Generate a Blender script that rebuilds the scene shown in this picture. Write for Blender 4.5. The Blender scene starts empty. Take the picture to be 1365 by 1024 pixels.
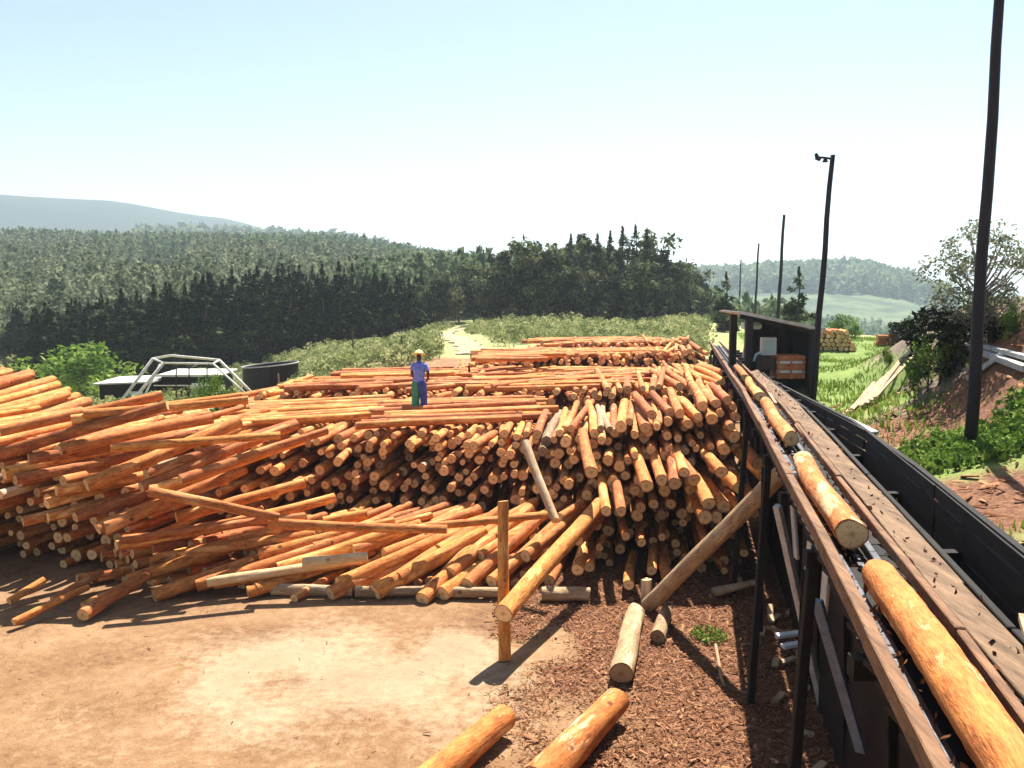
import bpy, bmesh, math, random
import numpy as np
from mathutils import Vector, Matrix, Quaternion
from mathutils.bvhtree import BVHTree

C = bpy.context.scene.collection
RNG = random.Random(7)
NR = np.random.default_rng(11)

# ------------------------------------------------------------------ camera
F = 1182.0; CH = 6.0
PITCH = math.atan(127.0 / F)
cam = bpy.data.cameras.new('camera'); cam_o = bpy.data.objects.new('camera', cam); C.objects.link(cam_o)
cam.sensor_width = 36; cam.lens = 36 * F / 1365; cam.clip_end = 9000; cam.clip_start = 0.05
cam_o.location = (0, 0, CH); cam_o.rotation_euler = (math.pi/2 - PITCH, 0, 0)
bpy.context.scene.camera = cam_o
cp, sp = math.cos(PITCH), math.sin(PITCH)
def ray(u, v):
    cx = (u - 682.5) / F; cy = -(v - 512) / F
    return cx, cp + cy*sp, -sp + cy*cp
def at_z(u, v, z):
    a, b, c = ray(u, v); k = (z - CH) / c; return Vector((a*k, b*k, z))
def at_y(u, v, y):
    a, b, c = ray(u, v); k = y / b; return Vector((a*k, y, CH + c*k))
def at_s(u, v, a0, b0):            # surface y = a0 + b0*z
    a, b, c = ray(u, v); k = (a0 + b0*CH) / (b - b0*c); return Vector((a*k, b*k, CH + c*k))

# ------------------------------------------------------------------ helpers
def tag(o, label=None, cat=None, group=None, kind=None):
    if label: o['label'] = label
    if cat: o['category'] = cat
    if group: o['group'] = group
    if kind: o['kind'] = kind
    return o
def empty(name, loc, label, cat, group=None, rz=0):
    o = bpy.data.objects.new(name, None); C.objects.link(o); o.empty_display_size = .2
    o.location = loc; o.rotation_euler = (0, 0, rz)
    return tag(o, label, cat, group)
def mesh_obj(name, verts, faces, mats, parent=None, smooth=False, midx=None, attrs=None, loc=None):
    me = bpy.data.meshes.new(name)
    verts = np.asarray(verts, dtype=np.float32)
    if isinstance(faces, np.ndarray):
        n, k = faces.shape
        me.vertices.add(len(verts)); me.vertices.foreach_set('co', verts.ravel())
        me.loops.add(n*k); me.loops.foreach_set('vertex_index', faces.astype(np.int32).ravel())
        me.polygons.add(n)
        me.polygons.foreach_set('loop_start', np.arange(0, n*k, k, dtype=np.int32))
        me.update(calc_edges=True)
    else:
        me.from_pydata([tuple(map(float, v)) for v in verts], [], faces); me.update()
    if not isinstance(mats, (list, tuple)): mats = [mats]
    for m in mats: me.materials.append(m)
    if midx is not None: me.polygons.foreach_set('material_index', np.asarray(midx, dtype=np.int32))
    if smooth is not False:
        s = np.ones(len(me.polygons), dtype=bool) if smooth is True else np.asarray(smooth, dtype=bool)
        me.polygons.foreach_set('use_smooth', s)
    for nm, (typ, data) in (attrs or {}).items():
        a = me.attributes.new(nm, typ, 'POINT')
        a.data.foreach_set('vector' if typ == 'FLOAT_VECTOR' else 'value', np.asarray(data, dtype=np.float32).ravel())
    o = bpy.data.objects.new(name, me); C.objects.link(o)
    if parent: o.parent = parent
    if loc is not None: o.location = loc
    return o
class MB:
    def __init__(s): s.v = []; s.f = []
    def quadprism(s, pts8):
        n = len(s.v); s.v += [tuple(p) for p in pts8]
        for q in ((0,3,2,1),(4,5,6,7),(0,1,5,4),(1,2,6,5),(2,3,7,6),(3,0,4,7)): s.f.append([n+i for i in q])
    def box(s, x0, x1, y0, y1, z0, z1):
        s.quadprism([(x0,y0,z0),(x1,y0,z0),(x1,y1,z0),(x0,y1,z0),(x0,y0,z1),(x1,y0,z1),(x1,y1,z1),(x0,y1,z1)])
    def beam(s, a, b, w, h, roll=0.0, taper=1.0):
        a = Vector(a); b = Vector(b); d = (b-a).normalized()
        up = Vector((0,0,1)) if abs(d.z) < .95 else Vector((0,1,0))
        sd = d.cross(up).normalized(); up = sd.cross(d)
        q = Quaternion(d, roll); sd = q @ sd; up = q @ up
        P = []
        for c, k in ((a, 1), (b, taper)):
            for i, j in ((-1,-1),(1,-1),(1,1),(-1,1)): P.append(c + sd*i*w/2*k + up*j*h/2*k)
        s.quadprism(P)
    def tube(s, pts, rads, n=8, cap=True):
        pts = [Vector(p) for p in pts]; base = len(s.v)
        for i, p in enumerate(pts):
            d = (pts[min(i+1, len(pts)-1)] - pts[max(i-1, 0)]).normalized()
            up = Vector((0,0,1)) if abs(d.z) < .9 else Vector((0,1,0))
            sd = d.cross(up).normalized(); u2 = sd.cross(d)
            r = rads[i] if isinstance(rads, (list, tuple)) else rads
            for k in range(n):
                a = 2*math.pi*k/n; s.v.append(tuple(p + sd*math.cos(a)*r + u2*math.sin(a)*r))
        for i in range(len(pts)-1):
            for k in range(n):
                a = base+i*n+k; b = base+i*n+(k+1) % n; s.f.append([a, b, b+n, a+n])
        if cap:
            s.f.append([base+k for k in range(n)][::-1]); s.f.append([base+(len(pts)-1)*n+k for k in range(n)])
    def build(s, name, mat, parent=None, bevel=0, smooth=False):
        o = mesh_obj(name, s.v, s.f, mat, parent, smooth)
        if parent is not None and parent.type == 'EMPTY':
            m = Matrix.Translation(-parent.location); o.data.transform(m)
        if bevel:
            b = o.modifiers.new('b', 'BEVEL'); b.width = bevel; b.segments = 1
        return o
def vnoise(x, y, seed=0):
    x = np.asarray(x, dtype=np.float64); y = np.asarray(y, dtype=np.float64)
    xi = np.floor(x).astype(np.int64); yi = np.floor(y).astype(np.int64)
    fx = x-xi; fy = y-yi; fx = fx*fx*(3-2*fx); fy = fy*fy*(3-2*fy)
    def h(a, b):
        n = (a*374761393 + b*668265263 + seed*982451653) & 0x7fffffff
        n = ((n ^ (n >> 13))*1274126177) & 0x7fffffff
        return ((n ^ (n >> 16)) & 0xffff)/65535.0
    return (h(xi,yi)*(1-fx)+h(xi+1,yi)*fx)*(1-fy) + (h(xi,yi+1)*(1-fx)+h(xi+1,yi+1)*fx)*fy
def sst(a, b, x):
    t = np.clip((np.asarray(x, dtype=np.float64)-a)/(b-a), 0, 1); return t*t*(3-2*t)

# ------------------------------------------------------------------ materials
class NT:
    def __init__(s, name):
        s.m = bpy.data.materials.new(name); s.m.use_nodes = True; s.t = s.m.node_tree; s.n = s.t.nodes; s.l = s.t.links
        s.b = s.n['Principled BSDF']; s.b.inputs['Specular IOR Level'].default_value = .25
    def node(s, t, **k):
        n = s.n.new(t)
        for a, b in k.items():
            if a.startswith('i_'): n.inputs[a[2:].replace('_', ' ')].default_value = b
            else: setattr(n, a, b)
        return n
    def attr(s, name): return s.node('ShaderNodeAttribute', attribute_name=name)
    def noise(s, vec, scale, detail=4, rough=.6, w=None, mapscale=None):
        n = s.node('ShaderNodeTexNoise', noise_dimensions='4D' if w is not None else '3D')
        n.inputs['Scale'].default_value = scale; n.inputs['Detail'].default_value = detail; n.inputs['Roughness'].default_value = rough
        if mapscale:
            mp = s.node('ShaderNodeMapping'); mp.inputs['Scale'].default_value = mapscale; s.l.new(vec, mp.inputs['Vector']); vec = mp.outputs['Vector']
        s.l.new(vec, n.inputs['Vector'])
        if w is not None: s.l.new(w, n.inputs['W'])
        return n.outputs['Fac']
    def ramp(s, fac, stops):
        r = s.node('ShaderNodeValToRGB'); s.l.new(fac, r.inputs['Fac']); e = r.color_ramp.elements
        while len(e) < len(stops): e.new(.5)
        for i, (p, c) in enumerate(stops):
            e[i].position = p; e[i].color = (*c, 1) if len(c) == 3 else c
        return r.outputs['Color']
    def mix(s, fac, a, b, mode='MIX'):
        m = s.node('ShaderNodeMix', data_type='RGBA', blend_type=mode)
        for sock, v in ((m.inputs[0], fac), (m.inputs[6], a), (m.inputs[7], b)):
            if isinstance(v, (int, float)): sock.default_value = v
            elif isinstance(v, tuple): sock.default_value = (*v, 1)
            else: s.l.new(v, sock)
        return m.outputs[2]
    def math(s, op, a, b=None, clamp=False):
        m = s.node('ShaderNodeMath', operation=op, use_clamp=clamp)
        for i, v in enumerate((a, b)):
            if v is None: continue
            if isinstance(v, (int, float)): m.inputs[i].default_value = v
            else: s.l.new(v, m.inputs[i])
        return m.outputs[0]
    def fin(s, col, rough=.85, bump=None, bs=.3, bd=.02):
        if isinstance(col, tuple): s.b.inputs['Base Color'].default_value = (*col, 1)
        else: s.l.new(col, s.b.inputs['Base Color'])
        s.b.inputs['Roughness'].default_value = rough
        if bump is not None:
            b = s.node('ShaderNodeBump'); b.inputs['Strength'].default_value = bs; b.inputs['Distance'].default_value = bd
            s.l.new(bump, b.inputs['Height']); s.l.new(b.outputs['Normal'], s.b.inputs['Normal'])
        return s.m
def simple(name, c1, c2, scale=6, rough=.8, stretch=None, bs=.3, bd=.01, metal=0):
    t = NT(name); co = t.node('ShaderNodeTexCoord').outputs['Object']
    n = t.noise(co, scale, 6, .65, mapscale=stretch); n2 = t.noise(co, scale*6, 4, .6, mapscale=stretch)
    f = t.math('ADD', t.math('MULTIPLY', n, .65), t.math('MULTIPLY', n2, .35))
    t.b.inputs['Metallic'].default_value = metal
    return t.fin(t.ramp(f, [(.32, c1), (.66, c2)]), rough, f, bs, bd)
def bark_mat(name, dark, mid, light, peel):
    t = NT(name); lc = t.attr('lc').outputs['Vector']; tone = t.attr('tone').outputs['Fac']
    w = t.math('MULTIPLY', tone, 47.0)
    flake = t.noise(lc, 11, 6, .7, w, (1, 1, .33))
    fine = t.noise(lc, 60, 4, .7, w, (1, 1, .16))
    big = t.noise(lc, 4.2, 6, .7, w, (1, 1, .22))
    vo = t.node('ShaderNodeTexVoronoi', voronoi_dimensions='4D'); vo.inputs['Scale'].default_value = 3.4; t.l.new(lc, vo.inputs['Vector']); t.l.new(w, vo.inputs['W'])
    knot = t.ramp(vo.outputs['Distance'], [(.10, (1,1,1)), (.19, (0,0,0))])
    f = t.math('ADD', t.math('MULTIPLY', flake, .6), t.math('MULTIPLY', fine, .4))
    col = t.ramp(f, [(.33, dark), (.47, mid), (.64, light)])
    col = t.mix(t.ramp(big, [(.54, (0,0,0)), (.60, (1,1,1))]), col, t.mix(.6, col, peel))
    col = t.mix(t.math('MULTIPLY', knot, .8), col, dark)
    hv = t.node('ShaderNodeHueSaturation'); t.l.new(col, hv.inputs['Color'])
    t.l.new(t.math('ADD', t.math('MULTIPLY', tone, .6), .72), hv.inputs['Value'])
    t.l.new(t.math('ADD', t.math('MULTIPLY', tone, .018), .489), hv.inputs['Hue'])
    return t.fin(hv.outputs['Color'], .8, t.math('ADD', f, t.math('MULTIPLY', knot, .4)), 1.0, .03)
def end_mat(name, heart, sap, rim):
    t = NT(name); lc = t.attr('lc').outputs['Vector']; tone = t.attr('tone').outputs['Fac']; er = t.attr('er').outputs['Fac']
    w = t.math('MULTIPLY', tone, 31.0)
    nz = t.noise(lc, 14, 3, .6, w)
    rr = t.math('ADD', t.math('MULTIPLY', er, 1.0), t.math('MULTIPLY', t.math('SUBTRACT', nz, .5), .35))
    base = t.ramp(rr, [(.0, heart), (.35, sap), (.84, sap), (.96, rim)])
    ring = t.math('SINE', t.math('MULTIPLY', rr, 58.0))
    base = t.mix(t.math('MULTIPLY', t.math('ADD', ring, 1.0), .13), base, heart)
    sx = t.node('ShaderNodeSeparateXYZ'); t.l.new(lc, sx.inputs[0]); an = t.math('ARCTAN2', sx.outputs[1], sx.outputs[0])
    cr = t.math('SINE', t.math('ADD', t.math('MULTIPLY', an, 3.0), t.math('ADD', w, t.math('MULTIPLY', nz, 6.0))))
    base = t.mix(t.ramp(t.math('ABSOLUTE', cr), [(.0, (1,1,1)), (.07, (0,0,0))]), base, rim)
    dirt = t.noise(lc, 30, 4, .7, w)
    base = t.mix(t.ramp(dirt, [(.5, (0,0,0)), (.75, (.6,.6,.6))]), base, rim)
    hv = t.node('ShaderNodeHueSaturation'); t.l.new(base, hv.inputs['Color'])
    t.l.new(t.math('ADD', t.math('MULTIPLY', tone, .5), .7), hv.inputs['Value'])
    return t.fin(hv.outputs['Color'], .8, dirt, .4, .01)
M = {}
M['bark'] = bark_mat('bark_orange', (.05,.014,.005), (.43,.140,.032), (.70,.285,.070), (.84,.46,.16))
M['bark_big'] = bark_mat('bark_flaky', (.08,.018,.006), (.44,.13,.030), (.64,.24,.060), (.84,.58,.32))
M['old'] = bark_mat('weathered_log', (.08,.045,.025), (.26,.16,.085), (.42,.28,.16), (.50,.38,.24))
M['pale'] = bark_mat('peeled_log', (.24,.12,.055), (.46,.29,.15), (.60,.43,.25), (.74,.60,.42))
M['end'] = end_mat('cut_end', (.46,.22,.07), (.86,.56,.26), (.30,.11,.035))
M['endold'] = end_mat('weathered_end', (.16,.09,.05), (.34,.22,.12), (.08,.04,.02))
def leaf_mat(name, c0, c1, c2, rough=.6, trans=0.0):
    t = NT(name); tone = t.attr('tone').outputs['Fac']; t.b.inputs['Specular IOR Level'].default_value = .04
    col = t.ramp(tone, [(0.0, c0), (.55, c1), (1.0, c2)])
    if trans:
        # leaves let some light through
        tr = t.node('ShaderNodeBsdfTranslucent'); t.l.new(col, tr.inputs['Color'])
        mx = t.node('ShaderNodeMixShader'); mx.inputs[0].default_value = trans
        out = t.n['Material Output']; t.l.new(t.b.outputs[0], mx.inputs[1]); t.l.new(tr.outputs[0], mx.inputs[2]); t.l.new(mx.outputs[0], out.inputs['Surface'])
    return t.fin(col, rough)
M['pine'] = leaf_mat('pine_needles', (.004,.008,.002), (.011,.020,.005), (.075,.100,.018))
M['grove'] = leaf_mat('grove_leaves', (.008,.014,.005), (.045,.062,.024), (.30,.32,.15), trans=.25)
M['hillwood'] = leaf_mat('hill_wood_leaves', (.05,.085,.04), (.12,.17,.08), (.24,.28,.15), rough=.8, trans=.4)
M['greywood'] = leaf_mat('grey_wood_leaves', (.07,.085,.05), (.15,.18,.10), (.32,.33,.21), rough=.8, trans=.4)
M['shrub'] = leaf_mat('scrub_leaves', (.07,.10,.035), (.26,.29,.11), (.56,.54,.28), trans=.35)
M['green'] = leaf_mat('fresh_leaves', (.04,.085,.012), (.11,.20,.028), (.28,.37,.07), trans=.25)
M['grassy'] = leaf_mat('grass_blades', (.08,.13,.018), (.17,.25,.035), (.34,.37,.10), trans=.35)
M['sparse'] = leaf_mat('grey_leaves', (.10,.12,.07), (.18,.20,.12), (.30,.32,.20), trans=.35)
M['chips'] = leaf_mat('bark_chips', (.06,.021,.010), (.20,.085,.040), (.42,.22,.115), rough=.9)
M['trunk'] = simple('tree_bark', (.05,.035,.022), (.14,.10,.07), 5, .9, (1,1,.3))
M['greytrunk'] = simple('grey_bark', (.14,.12,.10), (.30,.27,.22), 5, .9, (1,1,.3))
M['pole'] = simple('creosoted_pole', (.008,.007,.009), (.030,.025,.030), 7, .6, (1,1,.15), .4, .01)
M['beam'] = simple('weathered_timber', (.16,.09,.05), (.50,.33,.19), 3, .85, (3,.35,3), .5, .01)
M['rail'] = simple('worn_rail_timber', (.05,.024,.013), (.29,.155,.08), 3, .85, (4,.3,4), .8, .015)
M['walk'] = simple('worn_walk_plank', (.05,.028,.016), (.28,.175,.10), 2.6, .85, (6,.22,6), .8, .015)
M['plank'] = simple('tan_plank', (.22,.13,.07), (.52,.36,.22), 2.2, .8, (3,.25,3), .4, .008)
M['tar'] = simple('dark_boards', (.003,.0026,.0022), (.018,.014,.011), 3, .8, (3,.4,3), .5, .01)
M['greywood_b'] = simple('grey_timber', (.24,.24,.22), (.60,.59,.54), 4, .8, (2,2,.4), .4, .008)
M['steel'] = simple('blue_grey_steel', (.10,.13,.19), (.26,.32,.42), 4, .5, None, .2, .005, .3)
M['pipe'] = simple('pale_painted_metal', (.42,.40,.34), (.74,.72,.64), 5, .5, None, .2, .003)
M['chain'] = simple('worn_chain', (.02,.02,.022), (.20,.20,.21), 14, .4, None, .3, .004, .8)
M['sheet'] = simple('roof_sheet', (.30,.28,.25), (.56,.54,.50), 3, .6, None, .2, .004)
M['rust'] = simple('rusty_sheet', (.03,.02,.015), (.12,.07,.05), 3, .7)
M['panel'] = simple('pale_green_paint', (.40,.62,.58), (.62,.80,.76), 4, .5)
M['white'] = simple('white_paint', (.60,.62,.60), (.82,.84,.82), 4, .5)
M['redp'] = simple('red_crate_paint', (.45,.06,.02), (.85,.35,.14), 3, .7)
M['black'] = simple('black_metal', (.006,.006,.007), (.02,.02,.022), 8, .5)

# ------------------------------------------------------------------ terrain
TA = np.array([-1.2,-.577,-.45,-.33,-.2,-.03,.06,.2,.31,.39,.44,.475,.6,1.2])
RA = np.array([60,100,150,250,420,650,1000,1500,4000.])
TZ = np.array([
 [-3,-5,-3,5,20,12,40,140,60],
 [-3.2,-4.5,-2,6,20,14,50,142,60],
 [-3,-4,0,8,20,14,50,140,60],
 [-2,-2.5,1,9,21,14,50,118,50],
 [0.4,-.3,1,8,21,15,46,74,30],
 [2.3,1.8,2,4,11,8,15,10,0],
 [2.4,2.2,2.2,2,-1,-5,8,0,0],
 [2.4,2.3,1.6,-4,-14,-15,14,5,0],
 [2.4,1.6,-2,-12,-22,-17,20,5,0],
 [2.4,1.2,-4,-13,-22,-17,20,5,0],
 [2.4,1.0,-4,-13,-22,-17,10,5,0],
 [2.4,1.0,-4,-13,-22,-18,-4,-5,0],
 [2.6,1.5,-3,-12,-20,-18,-14,-10,-20],
 [3.5,3.5,2,0,-6,-8,-10,-10,-20]], dtype=float)
def terrain(x, y):
    x = np.asarray(x, dtype=np.float64); y = np.asarray(y, dtype=np.float64)
    r = np.hypot(x, y)+1e-6
    ang = np.arctan2(x, np.maximum(y, -1e9)); ang = np.clip(ang, -.87, .87)
    t = np.tan(ang)
    ti = np.clip(np.searchsorted(TA, t)-1, 0, len(TA)-2); ri = np.clip(np.searchsorted(RA, r)-1, 0, len(RA)-2)
    ft = np.clip((t-TA[ti])/(TA[ti+1]-TA[ti]), 0, 1); ft = ft*ft*(3-2*ft)*.5+ft*.5
    fr = np.clip((r-RA[ri])/(RA[ri+1]-RA[ri]), 0, 1); fr = fr*fr*(3-2*fr)*.6+fr*.4
    far = (TZ[ti,ri]*(1-ft)+TZ[ti+1,ri]*ft)*(1-fr) + (TZ[ti,ri+1]*(1-ft)+TZ[ti+1,ri+1]*ft)*fr
    far = far + (vnoise(x/60, y/60, 3)-.5)*np.clip(r/100, 0, 4)*.6
    near = 2.3*sst(26, 46, y)*sst(-16, -6, x)
    near = near - 3.2*sst(26, 60, y)*sst(-8, -30, x)
    cx = x - (2.55 + .2*y)
    bank = sst(.0, 1.3, cx)*2.55*sst(1, 4, y) + sst(1.5, 3.5, cx)*.35*(1-sst(24, 34, y))
    hump = 2.7*sst(3.0, 6.2, cx)*sst(4, 9, y)*(1-sst(27, 42, y)) + .9*sst(7, 12, cx)*(1-sst(34, 60, y))
    bk = bank*(1-sst(38, 60, y)) + 0
    near = np.maximum(near, bk) + hump
    near = near + (vnoise(x/2.2, y/2.2, 5)-.5)*.12*(.4+sst(0, 2, cx)*2.0) + (vnoise(x/.7, y/.7, 6)-.5)*.05*(.5+sst(0, 2, cx)*1.6)
    k = sst(46, 76, r)
    return near*(1-k)+far*k
def tz(x, y): return float(terrain(np.array([x]), np.array([y]))[0])

def at_t(u, v, dz=0, y0=8.0, y1=90.0):     # where a line of sight meets the ground
    a, b, c = ray(u, v); ys = np.linspace(y0, y1, 1600); zz = CH+c/b*ys; g = terrain(a/b*ys, ys)
    k = np.nonzero(zz < g)[0]; y = ys[k[0]] if len(k) else y1; return Vector((a/b*y, y, tz(a/b*y, y)+dz))
aF = np.linspace(-42, 42, 560); aB = np.linspace(42, 318, 150)[1:-1]
AA = np.radians(np.concatenate([aF, aB])); RR = np.concatenate([[.3], np.geomspace(1.2, 4500, 330)])
ag, rg = np.meshgrid(AA, RR); gx = rg*np.sin(ag); gy = rg*np.cos(ag)
gz = terrain(gx, gy); gz[RR > 4300, :] -= 0
nA, nRd = len(AA), len(RR)
idx = np.arange(nA*nRd).reshape(nRd, nA); nxt = np.roll(idx, -1, axis=1)
faces = np.stack([idx[:-1].ravel(), nxt[:-1].ravel(), nxt[1:].ravel(), idx[1:].ravel()], axis=1)[:, ::-1]
V = np.stack([gx.ravel(), gy.ravel(), gz.ravel()], axis=1)
X, Y = V[:,0], V[:,1]; Rr = np.hypot(X, Y); T = X/np.maximum(Y, .1)
cxx = X-(2.55+.2*Y)
# land-cover masks (what grows or lies where)
grass = sst(44, 52, Y+ (vnoise(X/4, Y/4, 9)-.5)*10)*.9
grass = np.maximum(grass, sst(.35, .6, vnoise(X/1.6+30, Y/1.6, 21) + .55*sst(22, 28, Y) - .25)*sst(.9, 2.2, cxx))
pole_grass = np.exp(-(((X-9.0)/2.1)**2+((Y-16.8)/1.7)**2)); grass = np.maximum(grass, np.clip(pole_grass*1.6, 0, 1))
grass = grass*(1-.9*sst(.45, .65, vnoise(X/5, Y/8, 33)+.25*np.exp(-((T+.13)/.05)**2)-.0)*sst(.0,.06,.06-np.abs(T+.13)+.0))
grass = np.maximum(grass, sst(-12, -17, X)*sst(26, 32, Y))
grass[(cxx > 3.6) & (Y < 36)] *= .15
grass = np.where((Y > 26) & (cxx > 1), np.maximum(grass, .9*(1-sst(3.5, 5.5, cxx)*(1-sst(34, 44, Y)))), grass)
pale = np.exp(-(((X+2.7)/2.6)**2+((Y-13.6)/2.0)**2))*1.1 + .5*np.exp(-(((X+.9)/.5)**2+((Y-14.3)/.8)**2)) + .35*np.exp(-(((X+3.5)/4)**2+((Y-11.6)/1.2)**2))
pale = pale*(.25+1.1*vnoise(X/.9+3, Y/1.3, 61)) 
debris = sst(-.3, 1.6, X + (vnoise(X*1.2, Y*1.2, 8)-.5)*2.4 + (Y-14)*.12)*(Y < 22)
field = sst(.16, .24, T)*sst(120, 170, Rr)
gnd = NT('ground_cover')
co = gnd.node('ShaderNodeNewGeometry').outputs['Position']
n1 = gnd.noise(co, .55, 6, .6); n2 = gnd.noise(co, 5, 8, .7); n3 = gnd.noise(co, 28, 4, .7)
nn = gnd.math('ADD', gnd.math('MULTIPLY', n1, .4), gnd.math('ADD', gnd.math('MULTIPLY', n2, .35), gnd.math('MULTIPLY', n3, .25)))
dirt = gnd.ramp(nn, [(.34, (.085,.038,.020)), (.47, (.205,.110,.050)), (.60, (.30,.185,.095))])
n4 = gnd.noise(co, 9, 6, .75)
deb = gnd.ramp(gnd.math('ADD', gnd.math('MULTIPLY', n4, .6), gnd.math('MULTIPLY', n3, .4)), [(.36, (.035,.013,.007)), (.48, (.14,.058,.028)), (.62, (.27,.135,.07))])
gr = gnd.ramp(nn, [(.34, (.13,.15,.045)), (.5, (.26,.27,.10)), (.66, (.42,.39,.20))])
soil = gnd.ramp(nn, [(.36, (.055,.035,.026)), (.5, (.155,.11,.08)), (.66, (.27,.205,.155))])
palec = gnd.ramp(nn, [(.3, (.22,.135,.075)), (.6, (.36,.27,.165))])
def msk(name, jit=.5):
    a = gnd.attr(name).outputs['Fac']
    return gnd.math('MULTIPLY', gnd.math('SUBTRACT', gnd.math('ADD', a, gnd.math('MULTIPLY', gnd.math('SUBTRACT', n2, .5), jit)), .25), 2.0, True)
c = gnd.mix(msk('soil'), dirt, soil); c = gnd.mix(msk('pale', 1.2), c, palec); c = gnd.mix(msk('debris', 1.0), c, deb); c = gnd.mix(msk('grass', 1.2), c, gr)
lush = gnd.ramp(nn, [(.34, (.06,.095,.016)), (.5, (.13,.19,.035)), (.66, (.25,.29,.075))]); c = gnd.mix(gnd.math('MULTIPLY', gnd.attr('lush').outputs['Fac'], msk('grass', 1.2)), c, lush)
c = gnd.mix(gnd.attr('field').outputs['Fac'], c, gnd.ramp(gnd.noise(co, .022, 5, .65), [(.40, (.022,.045,.024)), (.47, (.05,.085,.03)), (.55, (.10,.125,.055)), (.62, (.045,.075,.03))])); c = gnd.mix(gnd.attr('wood').outputs['Fac'], c, (.018,.036,.026))
c = gnd.mix(gnd.attr('clearing').outputs['Fac'], c, (.20,.17,.10))
gm = gnd.fin(c, .95, nn, .9, .06)
ground = mesh_obj('ground', V, faces, gm, None, True, attrs={
  'grass': ('FLOAT', grass), 'pale': ('FLOAT', pale), 'debris': ('FLOAT', debris),
  'soil': ('FLOAT', sst(.1, .8, cxx)*(Y < 60)), 'field': ('FLOAT', field), 'clearing': ('FLOAT', ((T+.40)/.05)**2+((Rr-255)/75)**2 < 1), 'lush': ('FLOAT', sst(.6, 1.2, cxx)*(Y > 12)*(1-sst(70, 95, Y))), 'wood': ('FLOAT', np.maximum(sst(640, 760, Rr)*(T < .1), sst(115, 140, Rr)*(T < .1)*.8))})
tag(ground, kind='structure')

# dirt road winding to the trees
rp = [(-2.2, 50), (-2.9, 58), (-4.2, 68), (-6.0, 80), (-6.6, 92), (-5.2, 104)]
rv = []; rf = []
for i in range(51):
    s = i/50*(len(rp)-1); k = min(int(s), len(rp)-2); f_ = s-k
    P = [Vector(rp[max(0, min(len(rp)-1, k+j))]) for j in (-1, 0, 1, 2)]
    p = .5*((2*P[1])+(-P[0]+P[2])*f_+(2*P[0]-5*P[1]+4*P[2]-P[3])*f_**2+(-P[0]+3*P[1]-3*P[2]+P[3])*f_**3)
    w = .85+.2*math.sin(i*1.3)
    for j in range(7):
        x = p.x+(j/6-.5)*2*w; rv.append((x, p.y, tz(x, p.y)+.05+.03*math.sin(i+j)))
    if i:
        for j in range(6): a = (i-1)*7+j; rf.append((a, a+1, a+8, a+7))
M['road'] = simple('dirt_road_surface', (.24,.18,.115), (.38,.30,.20), 1.2, .95)
tag(mesh_obj('dirt_road', rv, rf, M['road'], None, True), kind='structure')

# ------------------------------------------------------------------ logs
class LogSpec: pass
def log_geo(p0, p1, r0, r1, tone, seed, n=10, seg=4, bend=.0, lump=.03):
    rg_ = random.Random(seed)
    p0 = np.array(p0); p1 = np.array(p1); d = p1-p0; L = np.linalg.norm(d); d = d/L
    up = np.array((0,0,1.)) if abs(d[2]) < .9 else np.array((0,1.,0))
    sd = np.cross(d, up); sd /= np.linalg.norm(sd); u2 = np.cross(sd, d)
    ba = rg_.uniform(0, 6.28); bv = (sd*math.cos(ba)+u2*math.sin(ba))*bend*L
    ph = [rg_.uniform(0, 6.28) for _ in range(4)]
    ang = np.arange(n)*2*math.pi/n + rg_.uniform(0, 1)
    V = []; LC = []
    tilt0 = rg_.uniform(-.12, .12); tilt1 = rg_.uniform(-.12, .12)
    for i in range(seg+1):
        s = i/seg; c = p0+d*L*s+bv*math.sin(math.pi*s); r = r0+(r1-r0)*s
        rad = r*(1+lump*np.sin(2*ang+ph[0]+s*2)+lump*.8*np.sin(3*ang+ph[1]+s*5)+lump*1.2*math.sin(s*9+ph[2])*np.cos(ang+ph[3]) + lump*.5*np.array([rg_.uniform(-1,1) for _ in range(n)]))
        off = (tilt0 if i == 0 else tilt1 if i == seg else 0)*rad*np.cos(ang+ph[2])
        V.append(c+np.outer(rad*np.cos(ang), sd)+np.outer(rad*np.sin(ang), u2)+np.outer(off, d))
        LC.append(np.stack([rad*np.cos(ang), rad*np.sin(ang), np.full(n, s*L)], 1))
    V = np.concatenate(V); LC = np.concatenate(LC)
    nb = len(V)
    # cut faces: separate rim verts + centre
    E = [V[:n], [p0], V[seg*n:], [p1+0*d]]; EL = [LC[:n], [[0,0,0]], LC[seg*n:], [[0,0,L]]]
    V = np.concatenate([V]+[np.array(e) for e in E]); LC = np.concatenate([LC]+[np.array(e) for e in EL])
    er = np.concatenate([np.ones(nb), np.ones(n), [0], np.ones(n), [0]])
    q = []
    for i in range(seg):
        for k in range(n):
            a = i*n+k; b = i*n+(k+1) % n; q.append((a, b, b+n, a+n))
    for k in range(0, n, 2):      # caps as quads fan
        q.append((nb+n, nb+(k+2) % n, nb+(k+1) % n, nb+k))
        o = nb+n+1; q.append((o+n, o+k, o+(k+1) % n, o+(k+2) % n))
    q = np.array(q); mi = np.zeros(len(q), int); mi[seg*n:] = 1
    return V, q, mi, LC, er, np.full(len(V), tone)
LOGS = []      # dict(p0,p1,r0,r1,tone,mats,n,seg,bend,label,...)
def add_log(p0, p1, r0, r1=None, mat='bark', tone=None, **k):
    d = dict(p0=Vector(p0), p1=Vector(p1), r0=r0, r1=r1 or r0*.88, mat=mat, tone=RNG.random() if tone is None else tone, n=10, seg=6, bend=.0, lump=.05, name='log', keep=False)
    d.update(k); d['seed'] = len(LOGS)*13+5; LOGS.append(d); return d
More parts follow.
